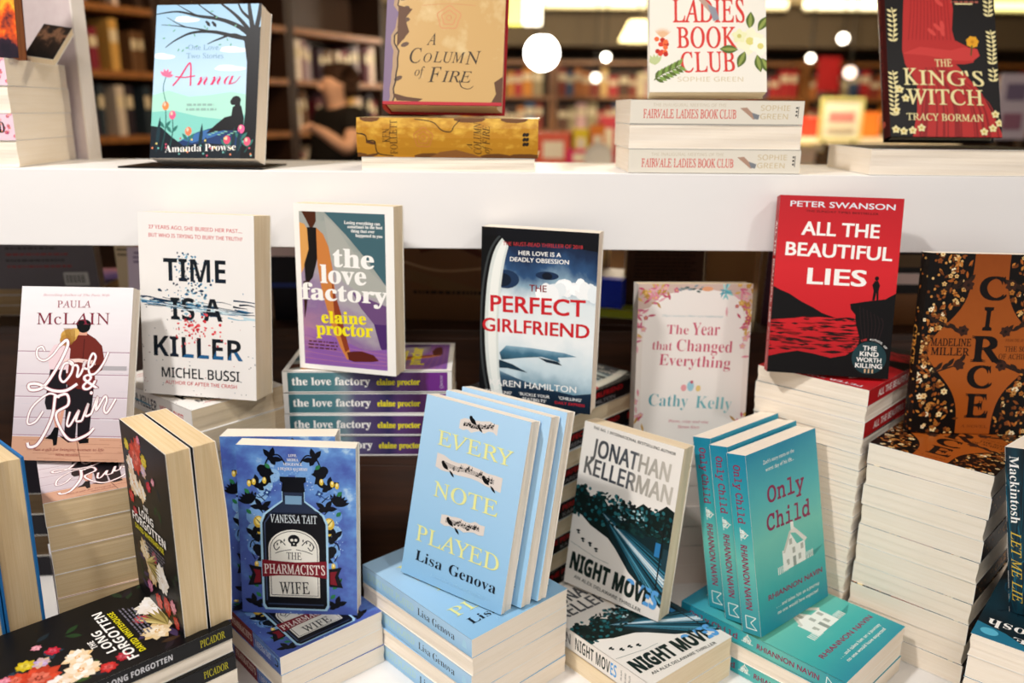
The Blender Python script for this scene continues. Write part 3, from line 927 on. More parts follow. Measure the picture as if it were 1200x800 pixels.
def sheet_factory(a, u0=0.055, v0=0.03, u1=0.915, v1=0.955):
    q = lambda P: [(u0 + (u1 - u0) * x, v0 + (v1 - v0) * y) for x, y in P]
    a.poly(q([(0, 0), (1, 0), (1, 1), (0, 1)]), printed('satin_sheets', [(0.0, '#c99a80'), (0.15, '#b08096'), (0.34, '#8a6c98'), (0.5, '#a79ca6'), (0.72, '#a0a49c'), (1.0, '#4a6c76')], 0.45, 3, (1, 2.4, 1), (0.35, 0.7)))
    a.poly(q([(0.3, 1), (0.55, 0.86), (0.8, 0.7), (1, 0.55), (1, 1)]), ink('#41636c'))
    a.poly(q([(0.3, 0.98), (0.45, 0.9), (0.62, 0.76), (0.85, 0.62), (1, 0.55), (1, 0.46), (0.75, 0.48), (0.5, 0.56), (0.36, 0.7)]), ink('#a9aaa2'))
    a.poly(q([(0.6, 0.5), (1, 0.42), (1, 0.28), (0.85, 0.3), (0.7, 0.4)]), ink('#6a4a78')); a.poly(q([(0.85, 0.3), (1, 0.3), (1, 0.08), (0.92, 0.15)]), ink('#4a2a66'))
    a.poly(q([(0, 0.26), (0.35, 0.2), (0.75, 0.12), (1, 0.14), (1, 0), (0, 0)]), printed('satin_fold', [(0.0, '#8a5aa8'), (0.5, '#c08a98'), (1.0, '#d8a880')], 0.5, 5, (0.6, 3, 1), (-0.7, 1.2)))
    for i in range(9):
        a.curve(q([(0, 0.02 + 0.022 * i), (0.4, 0.015 + 0.017 * i), (1, 0.02 + 0.012 * i)]), 0.004, ink('#b87a80' if i % 2 else '#8a5a90'))
    sk, sd = ink('#c97d3e'), ink('#8a3a1e')
    a.poly(q([(0.0, 0.93), (0.06, 0.92), (0.12, 0.86), (0.1, 0.72), (0.02, 0.62), (0, 0.6)]), ink('#d99d56'))
    a.poly(q([(0.2, 0.9), (0.28, 0.86), (0.34, 0.78), (0.38, 0.64), (0.4, 0.48), (0.46, 0.36), (0.5, 0.24), (0.55, 0.12), (0.58, 0.06), (0.52, 0.05), (0.44, 0.13), (0.34, 0.28), (0.24, 0.5), (0.2, 0.66)]), sk)
    a.poly(q([(0.36, 0.6), (0.4, 0.48), (0.46, 0.36), (0.5, 0.24), (0.55, 0.12), (0.5, 0.1), (0.44, 0.22), (0.38, 0.36)]), sd)
    a.poly(q([(0.52, 0.1), (0.6, 0.11), (0.7, 0.115), (0.84, 0.095), (0.9, 0.06), (0.82, 0.05), (0.72, 0.045), (0.6, 0.04), (0.54, 0.05)]), ink('#5a1f16'))
    a.poly(q([(0.03, 1), (0.2, 1), (0.2, 0.94), (0.14, 0.88), (0.08, 0.95)]), ink('#4a2312'))
    a.poly(q([(0.09, 0.9), (0.2, 0.9), (0.2, 0.7), (0.14, 0.58), (0.05, 0.52), (0.04, 0.66), (0.1, 0.76)]), ink('#15100f'))
    a.poly(q([(0.02, 0.55), (0.1, 0.56), (0.05, 0.38), (0.02, 0.3)]), ink('#33140f'))
    return q


def art_factory(a):
    sheet_factory(a)
    for s, b in (('Losing everything can', (0.512, 0.891, 0.867, 0.89)), ('sometimes be the best', (0.545, 0.868, 0.891, 0.869)), ('thing that ever', (0.58, 0.844, 0.813, 0.844)), ('happened to you', (0.624, 0.819, 0.889, 0.819))):
        a.text(s, b[:2], b[2:], 0.018, WH, 'b', 0.01)
    a.text('the', (0.391, 0.638), (0.796, 0.636), 0.108, WH, 'b', 0.014); a.text('love', (0.255, 0.537), (0.716, 0.538), 0.108, WH, 'b', 0.014)
    a.text('factory', (0.053, 0.432), (0.925, 0.434), 0.1, WH, 'b', 0.014)
    y = ink('#efe01e')
    a.text('elaine', (0.251, 0.294), (0.706, 0.302), 0.072, y, 'b', 0.02); a.text('proctor', (0.192, 0.22), (0.774, 0.228), 0.072, y, 'b', 0.02)
    a.greek(0.1, 0.13, 0.42, 0.19, 3, ink('#5a2a30'), 3)


def art_factory_lying(a):
    sheet_factory(a, 0.06, 0.03, 0.94, 0.97)
    y = ink('#efe01e')
    a.text('elaine', (0.25, 0.29), (0.7, 0.29), 0.07, y, 'b', 0.02); a.text('proctor', (0.2, 0.2), (0.8, 0.2), 0.075, y, 'b', 0.02)
    a.text('factory', (0.06, 0.43), (0.93, 0.43), 0.1, WH, 'b', 0.012)


def spine_factory(a):
    a.poly([(0.03, 0.06), (0.975, 0.06), (0.975, 0.94), (0.03, 0.94)], printed('satin_spine', [(0.0, '#3d7078'), (0.3, '#4f8088'), (0.36, '#7d9098'), (0.42, '#5a5476'), (0.55, '#4a3a66'), (0.62, '#2f2a58'), (0.68, '#5a3a72'), (0.84, '#4c2250'), (0.86, '#6d2a82'), (1.0, '#743088')], 0.05, 6, (3, .3, 1), (1, 0), rough=0.5))
    a.text('the love factory', (0.055, 0.36), (0.515, 0.36), 0.36, WH, 'b', 0.012); a.text('elaine proctor', (0.555, 0.36), (0.81, 0.36), 0.28, ink('#efe01e'), 'b', 0.02)
    a.text('Quercus', (0.945, 0.2), (0.945, 0.8), 0.14, ink('#cfc0d8'), 'i')


def art_girl(a):
    sky = printed('cabin_sky', [(0.0, '#2d4a60'), (0.1, '#6f95a8'), (0.22, '#c9dbe2'), (0.4, '#eef2f2'), (0.62, '#dfe8ea'), (0.7, '#8ba8ba'), (0.78, '#2d4f78'), (0.86, '#182a48'), (1.0, '#0c0d12')], 0.28, 3.5, (1, 1.2, 1))
    a.poly([(0.12, 0), (1, 0), (1, 1), (0.1, 1)], sky)
    r = random.Random(9)
    for i in range(26):
        u = 0.55 + 0.45 * r.random()
        a.ellp(u, 0.61 + 0.075 * math.sin((u - 0.5) * 5) + 0.03 * r.random(), r.uniform(0.04, 0.09), r.uniform(0.04, 0.08), ink(r.choice(('#f4f6f6', '#eaf0f2', '#ffffff'))), 12)
    a.ellp(0.22, 0.72, 0.12, 0.08, ink('#1d3454'), 18); a.ellp(0.2, 0.715, 0.07, 0.055, ink('#0e1a2c'), 18); a.ellp(0.58, 0.755, 0.1, 0.035, ink('#1a2f4e'), 18); a.ellp(0.58, 0.753, 0.045, 0.03, ink('#0c1524'), 14)
    # wing
    a.poly([(0.18, 0.3), (0.24, 0.345), (0.45, 0.345), (0.75, 0.335), (0.86, 0.32), (0.7, 0.305), (0.72, 0.28), (0.56, 0.3), (0.4, 0.285), (0.2, 0.26)], printed('wing_skin', [(0.24, '#14303f'), (0.31, '#3f6f88'), (0.35, '#8fb4c6')], 0.08, 6))
    a.poly([(0.53, 0.295), (0.7, 0.282), (0.74, 0.262), (0.6, 0.272)], ink('#0f2433')); a.poly([(0.18, 0.26), (0.3, 0.24), (0.44, 0.2), (0.25, 0.215), (0.17, 0.21)], ink('#1a3444'))
    a.poly([(0.16, 0.2), (0.35, 0.16), (0.6, 0.12), (0.85, 0.1), (1, 0.12), (1, 0), (0.12, 0)], printed('cabin_dusk', [(0.0, '#0d1826'), (0.5, '#16283c'), (0.85, '#3d5d74'), (1.0, '#7a98a8')], 0.3, 4, (1, 1, 1), (0, 5.0)))
    # window frame
    fr = ink('#d9dfda')
    L = [(0.24, 0.985), (0.12, 0.9), (0.065, 0.75), (0.045, 0.6), (0.04, 0.45), (0.05, 0.3), (0.08, 0.15), (0.14, 0.0)]
    Rr = [(0.27, 0.97), (0.215, 0.85), (0.185, 0.72), (0.17, 0.58), (0.165, 0.45), (0.17, 0.3), (0.19, 0.15), (0.23, 0.02)]
    a.poly([(0, 1), (0.3, 1)] + Rr + [(0.24, 0), (0, 0)], K)
    sm = lambda P: [tuple(sum(P[min(max(i + o, 0), len(P) - 1)][k] * b for o, b in ((-1, (1 - t) ** 2 / 2), (0, 0.5 + t * (1 - t)), (1, t * t / 2))) for k in (0, 1)) for i in range(len(P)) for t in (0, 0.25, 0.5, 0.75)]
    L, Rr = sm(L), sm(Rr)
    a.poly(L + Rr[::-1], fr); a.poly([(u + 0.03, v) for u, v in L[3:-3]] + [(u - 0.02, v) for u, v in Rr[::-1]][3:-3], ink('#eef0ea'))
    a.line([(u - 0.035, v) for u, v in L], 0.018, ink('#3a3f40')); a.rect(0, 0.955, 1, 1, ink('#0a0a0e'))
    a.poly([(0.1, 1), (1, 1), (1, 0.9), (0.6, 0.93), (0.24, 0.9)], ink('#0c0d13'))
    rd = ink('#c81e28')
    a.text('THE MUST-READ THRILLER OF 2018', (0.19, 0.905), (0.87, 0.912), 0.02, ink('#b8343a'), 'ns', 0.012)
    a.text('HER LOVE IS A', (0.328, 0.858), (0.691, 0.861), 0.023, WH, 's', 0.014); a.text('DEADLY OBSESSION', (0.255, 0.821), (0.76, 0.825), 0.023, WH, 's', 0.014)
    a.text('THE', (0.431, 0.663), (0.579, 0.665), 0.036, ink('#7d1a20'), 's', 0.016)
    a.text('PERFECT', (0.095, 0.534), (0.915, 0.547), 0.09, rd, 's', 0.02); a.text('GIRLFRIEND', (0.027, 0.418), (0.958, 0.43), 0.075, rd, 's', 0.02)
    a.text('KAREN HAMILTON', (0.1, 0.105), (0.87, 0.115), 0.036, WH, 's', 0.008)
    for s, u0, u1, v in (("'COMPELLING'", 0.06, 0.3, 0.062), ("'BUCKLE YOUR", 0.37, 0.64, 0.066), ("SEATBELTS'", 0.4, 0.61, 0.038), ("'CHILLING'", 0.72, 0.92, 0.068)):
        a.text(s, (u0, v), (u1, v), 0.017, WH, 's', 0.012)
    a.text('DAILY EXPRESS', (0.69, 0.04), (0.95, 0.04), 0.015, rd, 's', 0.012)


def spine_girl(a):
    a.text('THE PERFECT GIRLFRIEND', (0.06, 0.52), (0.8, 0.52), 0.3, ink('#c81e28'), 's', 0.02)
    a.text('KAREN HAMILTON', (0.2, 0.12), (0.72, 0.12), 0.24, ink('#8d8d92'), 's', 0.01)
    a.rect(0.9, 0.3, 0.95, 0.7, ink('#c81e28'))


def art_year(a):
    a.poly([(0, 1), (0, 0.84), (0.1, 0.86), (0.2, 0.93), (0.4, 0.965), (0.6, 0.97), (0.8, 0.945), (0.9, 0.9), (1, 0.84), (1, 1)], ink('#cdb4a8'))  # pinkish ground of the print, with some of the shelf's shade in its colour
    a.poly([(0.1, 0.86), (0.2, 0.93), (0.4, 0.965), (0.6, 0.97), (0.8, 0.945), (0.9, 0.9), (0.93, 0.8), (0.95, 0.5), (0.95, 0), (0.05, 0), (0.05, 0.6), (0.06, 0.75)], ink('#efe8e2'))
    r = random.Random(21)
    cs = ('#c96a86', '#d98a9a', '#b98a3c', '#d2a85a', '#c0506a', '#e0a8b0')
    a.hold(30)
    for cx, cy, n, ru, rv in ((0.08, 0.94, 34, 0.13, 0.08), (0.02, 0.78, 24, 0.06, 0.12), (0.22, 0.98, 14, 0.1, 0.03), (0.95, 0.93, 34, 0.1, 0.08), (0.97, 0.75, 26, 0.05, 0.13), (0.03, 0.1, 30, 0.07, 0.14), (0.97, 0.1, 20, 0.06, 0.1)):
        for i in range(n):
            u, v = cx + r.gauss(0, ru * 0.6), cy + r.gauss(0, rv * 0.6)
            if r.random() < 0.35:
                a.flower(u, v, r.uniform(0.018, 0.035), ink(r.choice(cs)), 5, ink('#e8c070'))
            else:
                a.leaf(u, v, r.uniform(0.05, 0.09), 0.02, r.uniform(0, 6.28), ink(r.choice(cs)))
    a.hold()
    for i in range(14):
        a.leaf(0.34 + 0.02 * i, 0.97 + 0.012 * r.uniform(-1, 1), 0.045, 0.018, r.uniform(-0.6, 0.6), ink(r.choice(('#5c6a68', '#7d8a88', '#8a98a0'))))
    a.ellp(0.6, 0.97, 0.05, 0.02, ink('#e0a078'))
    for i in range(14):
        a.leaf(0.74 + 0.04 * r.random(), 0.94 + 0.03 * r.random(), 0.07, 0.016, r.uniform(0, 6.28), ink(r.choice(('#7cc0c4', '#a8d8d4', '#5aa0b0'))))
    a.text('Three women, three new beginnings', (0.21, 0.805), (0.75, 0.797), 0.013, ink('#8fb4bc'), 'i')
    p = ink('#c8546e')
    a.text('The', (0.26, 0.7), (0.45, 0.695), 0.055, p, 'b', -0.008); a.text('Year', (0.48, 0.692), (0.725, 0.687), 0.075, p, 'b', -0.008)
    a.text('that', (0.136, 0.605), (0.31, 0.598), 0.052, p, 'b', -0.008); a.text('Changed', (0.35, 0.595), (0.845, 0.58), 0.072, p, 'b', -0.008)
    a.text('Everything', (0.2, 0.51), (0.835, 0.482), 0.068, p, 'b', -0.008)
    a.ellp(0.43, 0.365, 0.025, 0.03, ink('#e8a0a4')); a.ellp(0.49, 0.375, 0.03, 0.045, ink('#9cc8d8')); a.ellp(0.56, 0.36, 0.022, 0.028, ink('#e8c880')); a.ellp(0.5, 0.4, 0.014, 0.014, ink('#c05a6a'))
    b = printed('teal_wash', [(0.0, '#3b93a4'), (1.0, '#8cc4c8')], 0.5, 8, (1, 1, 1), (1, 0))
    a.text('Cathy', (0.122, 0.257), (0.47, 0.245), 0.075, b, 'b', -0.01); a.text('Kelly', (0.54, 0.238), (0.865, 0.222), 0.075, b, 'b', -0.01)
    a.text('Warm, witty and wise', (0.307, 0.15), (0.669, 0.138), 0.018, p, 'i'); a.text('Marian Keyes', (0.389, 0.112), (0.587, 0.106), 0.018, p, 'i')


def art_lies(a):
    r = random.Random(8)
    a.hold(16)
    for i in range(130):
        v = 0.13 + 0.2 * r.random(); u = r.uniform(-0.1, 0.75); ln = r.uniform(0.04, 0.2)
        a.poly([(u, v), (u + ln * 0.5, v + 0.006), (u + ln, v + 0.001), (u + ln * 0.6, v - 0.006)], ink(r.choice(('#2a0c0c', '#5a1010', '#1a0a0a', '#8d1416'))))
    a.hold()
    d = ink('#080506')
    a.poly([(0, 0.49), (0.06, 0.47), (0.14, 0.45), (0.24, 0.41), (0.34, 0.38), (0.42, 0.35), (0.54, 0.325), (0.3, 0.33), (0.2, 0.315), (0, 0.3)], d)
    a.poly([(0.64, 0.41), (0.8, 0.432), (0.92, 0.445), (1, 0.48), (1, 0), (0, 0), (0, 0.09), (0.1, 0.11), (0.24, 0.13), (0.36, 0.12), (0.52, 0.1), (0.64, 0.12), (0.72, 0.16), (0.74, 0.22), (0.7, 0.3), (0.69, 0.35), (0.65, 0.38)], d)
    a.poly([(0.815, 0.435), (0.82, 0.49), (0.805, 0.52), (0.825, 0.545), (0.85, 0.545), (0.868, 0.52), (0.86, 0.49), (0.865, 0.437), (0.85, 0.437), (0.843, 0.48), (0.835, 0.436)], d); a.ellp(0.838, 0.558, 0.017, 0.019, d, 12)
    for i in range(7):
        a.curve([(0.72 + 0.03 * i, 0.4 - 0.01 * i), (0.74 + 0.03 * i, 0.3), (0.77 + 0.02 * i, 0.2)], 0.006, ink('#241416'))
    a.text('PETER SWANSON', (0.089, 0.939), (0.933, 0.936), 0.031, ink('#dfe2e8'), 's', 0.014)
    a.text('THE SUNDAY TIMES BESTSELLER', (0.218, 0.911), (0.805, 0.906), 0.011, ink('#5a0f12'), 's', 0.01)
    a.text('ALL THE', (0.199, 0.784), (0.823, 0.78), 0.073, WH, 's', 0.022); a.text('BEAUTIFUL', (0.08, 0.667), (0.94, 0.658), 0.073, WH, 's', 0.022); a.text('LIES', (0.279, 0.512), (0.75, 0.511), 0.088, WH, 's', 0.022)
    a.ellp(0.83, 0.113, 0.14, 0.14, ink('#1d3a40'), 30)
    for s, u0, u1, v in (('THE', 0.775, 0.885, 0.155), ('KIND', 0.755, 0.905, 0.122), ('WORTH', 0.73, 0.93, 0.089), ('KILLING', 0.725, 0.94, 0.056)):
        a.text(s, (u0, v), (u1, v), 0.025, WH, 's', 0.02)
    for i, ch in enumerate('FROM THE AUTHOR OF'):
        t = 2.62 - i * 0.118
        if ch != ' ':
            x0, x1 = t + 0.045, t - 0.045
            k = 0.657
            a.text(ch, (0.83 + 0.15 * math.cos(x0), 0.113 + 0.15 * math.sin(x0) * k), (0.83 + 0.15 * math.cos(x1), 0.113 + 0.15 * math.sin(x1) * k), 0.011, WH if i > 8 else ink('#d8383a'), 's', 0.012)
    for u in (0.8, 0.83, 0.86):
        a.rect(u, 0.028, u + 0.012, 0.05, ink('#d8b48a'))


def spine_lies(a):
    a.text('ALL THE BEAUTIFUL LIES', (0.14, 0.28), (0.72, 0.28), 0.44, WH, 's', 0.02); a.text('PETER SWANSON', (0.75, 0.3), (0.97, 0.3), 0.3, ink('#e8b8b4'), 's', 0.014)


def ground_circe(a, seed=2, n=1.0):
    r = random.Random(seed)
    bk = ink('#0d0806')
    P = []
    for s in range(25):
        v = s / 24
        w = 0.1 + 0.12 * math.exp(-((v - 1.0) / 0.14) ** 2) * 0 + 0.0
        P.append(v)
    shape = lambda v: 0.36 if v > 0.9 else 0.36 - 0.3 * math.exp(-((v - 0.47) / 0.19) ** 2) - (0.0 if v > 0.3 else 0.0)
    for sd in (0, 1):
        E = [(0 if not sd else 1, 0)] + [((shape(v) if not sd else 1 - shape(v)), v) for v in [i / 30 for i in range(31)]] + [(0 if not sd else 1, 1)]
        a.poly(E, bk)
    cs = ('#8a4a1c', '#a85a20', '#6b3814', '#c07a34')
    a.hold(30)
    for sd in (0, 1):
        for i in range(int(230 * n)):
            v = r.random(); m = shape(v) - 0.02
            u = m * (r.random() ** 0.8)
            u = 1 - u if sd else u
            t = r.random()
            if t < 0.5:
                a.leaf(u, v, r.uniform(0.03, 0.065), 0.02, r.uniform(0, 6.28), ink(r.choice(cs)))
            elif t < 0.75:
                a.ellp(u, v, 0.011, 0.011, ink(r.choice(('#8a4a1c', '#c98a44', '#e0b878'))), 7)
            else:
                a.flower(u, v, r.uniform(0.014, 0.026), ink(r.choice(('#c08a48', '#a86828', '#d8b070', '#8a4a20', '#6b3814'))), 5, ink('#7a3d12'))
        for i in range(int(24 * n)):
            v = r.random(); m = shape(v) - 0.03
            u = m * r.random(); u = 1 - u if sd else u
            a.flower(u, v, r.uniform(0.016, 0.032), ink(r.choice(('#f3e2bc', '#e8c78c', '#f0d8a0'))), r.choice((5, 6)), ink('#b9772c'), r.random())
        for v, s in ((0.63, -1), (0.34, 1), (0.78, 1)):
            c = (lambda u: 1 - u) if sd else (lambda u: u)
            for i in range(6):
                a.leaf(c(0.1 + 0.045 * i), v + 0.012 * s * i, 0.09, 0.035, (1.57 - 0.9 * s * (1 if not sd else -1)) + 0.3 * (i % 2), ink('#2a1a12'))
            a.curve([(c(0.06), v - 0.02 * s), (c(0.2), v + 0.02 * s), (c(0.36), v + 0.06 * s)], 0.012, ink('#2a1a12'))
            a.flower(c(0.33), v + 0.05 * s, 0.05, ink('#3a2016'), 6, ink('#1a100c'))
    a.hold()


def art_circe(a):
    ground_circe(a)
    b = ink('#120a08')
    for s, u0, u1, v, h in (('C', 0.432, 0.632, 0.755, 0.122), ('I', 0.48, 0.555, 0.583, 0.13), ('R', 0.42, 0.656, 0.412, 0.137), ('C', 0.415, 0.602, 0.264, 0.122), ('E', 0.422, 0.597, 0.095, 0.13)):
        a.text(s, (u0, v), (u1, v), h, b, 'sb' if s == 'I' else 'r', 0.0 if s == 'I' else 0.035)
    a.text('MADELINE', (0.084, 0.493), (0.406, 0.495), 0.042, b, 'r', 0.018); a.text('MILLER', (0.091, 0.442), (0.4, 0.442), 0.042, b, 'r', 0.018)
    a.text('FROM THE AUTHOR OF', (0.68, 0.525), (0.92, 0.527), 0.016, ink('#5a2e14'), 'r'); a.text('THE SONG', (0.68, 0.47), (0.93, 0.472), 0.03, ink('#3a1e10'), 'r', 0.01); a.text('OF ACHILLES', (0.64, 0.427), (0.95, 0.43), 0.03, ink('#3a1e10'), 'r', 0.01)
    a.text('A NOVEL', (0.4, 0.035), (0.62, 0.035), 0.016, ink('#6b3414'), 'r')


def spine_circe(a):
    r = random.Random(6)
    for i in range(46):
        a.flower(r.random(), r.random(), 0.008, ink(r.choice(('#b98a4a', '#6b3814', '#8a4a1c', '#a85a20'))), 5)
    a.text('CIRCE', (0.4, 0.3), (0.62, 0.3), 0.42, ink('#c98a3c'), 'r', 0.02)


def mix(h, k, t):
    c = [int(h[q:q + 2], 16) for q in (1, 3, 5)]; d = [int(k[q:q + 2], 16) for q in (1, 3, 5)]
    return '#%02x%02x%02x' % tuple(int(x + (y - x) * t) for x, y in zip(c, d))


def blooms(a, L, seed=5):
    r = random.Random(seed)
    for cu, cv, rr, c, mc, n in L:
        for s, t, nn in ((1.12, 0.3, n + 2), (1.0, 0.0, n + 1), (0.62, -0.25, n)):
            l = a.up(); q = r.random()
            col = mix(c, mc, t) if t >= 0 else mix(c, '#ffffff', -t)
            for i in range(nn):
                a.leaf(cu, cv, rr * s * r.uniform(0.85, 1.1), rr * s * 0.62, q + 6.283 * i / nn, ink(mix(col, mc, 0.16 * (i % 3))), l + i * 2e-7)
        for i in range(6):
            a.ellp(cu + rr * 0.16 * math.cos(i), cv + rr * 0.1 * math.sin(i), rr * 0.07, rr * 0.07, ink(mc), 6)


def art_forgot(a):
    r = random.Random(14)
    for i in range(26):
        a.leaf(r.uniform(0.05, 0.75), r.uniform(0.62, 0.9), 0.12, 0.05, r.uniform(0, 6.28), ink(r.choice(('#1f3a1e', '#35501f', '#283a48', '#18242c'))))
        a.leaf(r.uniform(0.1, 0.95), r.uniform(0.05, 0.35), 0.14, 0.05, r.uniform(0, 6.28), ink(r.choice(('#1f2f1e', '#3a2a1c', '#3d3050', '#201a20'))))
    blooms(a, [(0.3, 0.84, 0.13, '#d8482a', '#7d1f12', 8), (0.38, 0.92, 0.07, '#d8482a', '#a82a18', 7), (0.2, 0.68, 0.12, '#f2ede4', '#d8923a', 6), (0.36, 0.66, 0.09, '#efe9df', '#e0a040', 6), (0.16, 0.78, 0.08, '#efe6e4', '#d8a050', 6),
               (0.46, 0.8, 0.06, '#b89ac8', '#e8c860', 5), (0.5, 0.86, 0.06, '#d8c020', '#9a8010', 6), (0.12, 0.88, 0.05, '#e0c828', '#a88a14', 6), (0.1, 0.58, 0.06, '#cf2f2c', '#8a1518', 6), (0.15, 0.5, 0.05, '#b82436', '#701018', 6),
               (0.55, 0.73, 0.05, '#c8203a', '#8a1020', 5), (0.42, 0.96, 0.04, '#e58aa0', '#b84a60', 5), (0.66, 0.78, 0.035, '#e8a0b0', '#a04a5a', 5)])
    blooms(a, [(0.28, 0.3, 0.1, '#e0d2b8', '#c89a4a', 7), (0.4, 0.2, 0.11, '#d8c4a4', '#b0843a', 8), (0.62, 0.22, 0.13, '#f0ece6', '#d8c8b0', 9), (0.5, 0.32, 0.06, '#a83a48', '#6a1a24', 6), (0.68, 0.08, 0.08, '#cc3a2c', '#8a1a14', 7),
               (0.5, 0.06, 0.07, '#d84a34', '#8a1a14', 6), (0.82, 0.12, 0.06, '#e09aa8', '#b85a6a', 6), (0.32, 0.1, 0.06, '#c87a9a', '#7a3a5a', 6), (0.86, 0.04, 0.06, '#c83428', '#7a1410', 6)])
    for i in range(8):
        a.leaf(0.3, 0.24, 0.28, 0.025, -0.4 + 0.14 * i, ink(r.choice(('#c8b878', '#a89858', '#7a6a3a'))))
    a.text('THE', (0.371, 0.562), (0.474, 0.562), 0.028, WH, 'sb'); a.text('LONG', (0.25, 0.505), (0.57, 0.505), 0.046, WH, 'sb'); a.text('FORGOTTEN', (0.075, 0.443), (0.805, 0.443), 0.05, WH, 'sb')
    a.text('DAVID WHITEHOUSE', (0.117, 0.4), (0.745, 0.4), 0.03, ink('#e0d61c'), 'sb')
    a.greek(0.3, 0.31, 0.75, 0.385, 4, ink('#6d6a78'), 4)


def spine_forgot(a):
    blooms(a, [(0.29, 0.6, 0.03, '#8a2a30', '#4a1014', 6), (0.26, 0.4, 0.025, '#a83a48', '#6a1a24', 6), (0.06, 0.5, 0.03, '#d8482a', '#7d1f12', 7)])
    a.text('DAVID WHITEHOUSE', (0.02, 0.32), (0.25, 0.32), 0.36, ink('#d8cc1c'), 'sb')
    a.text('THE LONG FORGOTTEN', (0.31, 0.32), (0.69, 0.32), 0.36, ink('#dcdce0'), 'sb'); a.text('PICADOR', (0.83, 0.28), (0.96, 0.28), 0.46, ink('#b8b020'), 'r', 0.012)


def art_pharm(a):
    k, r = ink('#070a14'), random.Random(17)
    hl, rd, lb = ink('#a8d0ea'), ink('#7c1524'), ink('#e9e6dc')
    for i in range(24):
        t = 6.283 * i / 24
        a.ellp(0.47 + 0.34 * math.cos(t), 0.5 + 0.38 * math.sin(t), r.uniform(0.04, 0.1), r.uniform(0.04, 0.08), ink(r.choice(('#7aa8e0', '#90bce8', '#6a98d8'))), 12, r.random())
    a.hold(8)
    for i in range(200):
        t = r.uniform(0, 6.28)
        a.ellp(0.47 + 0.36 * math.cos(t) + r.gauss(0, 0.03), 0.45 + 0.38 * math.sin(t) + r.gauss(0, 0.03), 0.005, 0.005, ink(r.choice(('#9fc8ea', '#d4e6f2', '#5c8ed0'))), 5)
    a.hold()
    for s in (1, -1):
        X = lambda u: 0.47 + s * u
        A = lambda t: t if s > 0 else math.pi - t
        # silhouettes, swallows, fans, bulbs, keys and twigs round the bottle
        for u, v in ((0.23, 0.85), (0.29, 0.38)):
            a.ellp(X(u), v, 0.055, 0.055, k); a.ellp(X(u + 0.03), v + 0.015, 0.04, 0.04, k); a.poly([(X(u - 0.03), v), (X(u + 0.02), v - 0.04), (X(u + 0.04), v - 0.06), (X(u - 0.05), v - 0.065)], k)
            a.poly([(X(u - 0.05), v + 0.005), (X(u - 0.075), v - 0.008), (X(u - 0.045), v - 0.02)], k)
        for u, v, q in ((0.3, 0.77, 0.5), (0.27, 0.64, 0.1), (0.35, 0.06, 0.4), (0.34, 0.47, 0.8), (0.18, 0.93, 0.9)):
            for d in (0, 0.9, 2.4, 3.3):
                a.leaf(X(u), v, 0.1 if d < 3 else 0.07, 0.045, A(q + d), k)
            a.ellp(X(u), v, 0.04, 0.026, k, 12, A(q))
        a.curve([(X(0.06), 0.9), (X(0.12), 0.95), (X(0.2), 0.93), (X(0.24), 0.87)], 0.012, k)
        for i in range(7):
            a.leaf(X(0.36), 0.66, 0.12, 0.035, A(0.3 + i * 0.28), k)
        for u, v in ((0.33, 0.79), (0.24, 0.8), (0.37, 0.78), (0.3, 0.5), (0.33, 0.3)):
            a.ellp(X(u), v, 0.018, 0.03, ink('#e3c24a'), 10); a.ellp(X(u), v + 0.006, 0.008, 0.014, ink('#fbf0b0'), 8)
        a.ellp(X(0.3), 0.555, 0.045, 0.055, ink('#d9b440'), 16); a.ellp(X(0.3), 0.56, 0.028, 0.036, ink('#f2e08a'), 14); a.rect(X(0.3) - 0.018, 0.495, X(0.3) + 0.018, 0.52, k)
        a.curve([(X(0.2), 0.74), (X(0.28), 0.7), (X(0.34), 0.72)], 0.008, ink('#2c4a86')); a.flower(X(0.22), 0.73, 0.035, ink('#2c4a86'), 4, hl)
        for u, v in ((0.36, 0.6), (0.19, 0.87), (0.37, 0.72), (0.32, 0.16), (0.36, 0.2), (0.3, 0.1)):
            a.leaf(X(u), v, 0.06, 0.035, A(0.8), ink('#2f7a4a'))
        for i in range(8):
            a.line([(X(0.24 + 0.02 * i), 0.68 - 0.07 * i), (X(0.3 + 0.014 * i), 0.72 - 0.07 * i)], 0.01, k, 0.004)
        a.poly([(X(0.26), 0.28), (X(0.4), 0.295), (X(0.37), 0.245), (X(0.41), 0.17), (X(0.3), 0.175), (X(0.27), 0.19)], k); a.poly([(X(0.3), 0.265), (X(0.36), 0.27), (X(0.34), 0.235), (X(0.36), 0.185), (X(0.3), 0.19)], rd)
        a.curve([(X(0.27), 0.45), (X(0.36), 0.44), (X(0.38), 0.4)], 0.01, k)
    # bottle
    body = [(0.2, 0.06), (0.22, 0.035), (0.72, 0.035), (0.74, 0.06), (0.74, 0.55), (0.71, 0.6), (0.62, 0.65), (0.56, 0.68), (0.56, 0.74), (0.38, 0.74), (0.38, 0.68), (0.32, 0.65), (0.23, 0.6), (0.2, 0.55)]
    a.poly([(0.47 + (u - 0.47) * 1.07, 0.4 + (v - 0.4) * 1.03) for u, v in body], hl)
    a.poly(body, ink('#090a12'))
    a.poly([(0.39, 0.735), (0.39, 0.685), (0.31, 0.64), (0.25, 0.6), (0.25, 0.615), (0.7, 0.615), (0.63, 0.64), (0.55, 0.685), (0.55, 0.735)], ink('#26314a')); a.rect(0.4, 0.665, 0.54, 0.715, ink('#7aa0c0'))
    a.poly([(0.37, 0.74), (0.57, 0.74), (0.56, 0.79), (0.58, 0.8), (0.58, 0.825), (0.36, 0.825), (0.36, 0.8), (0.38, 0.79)], k)
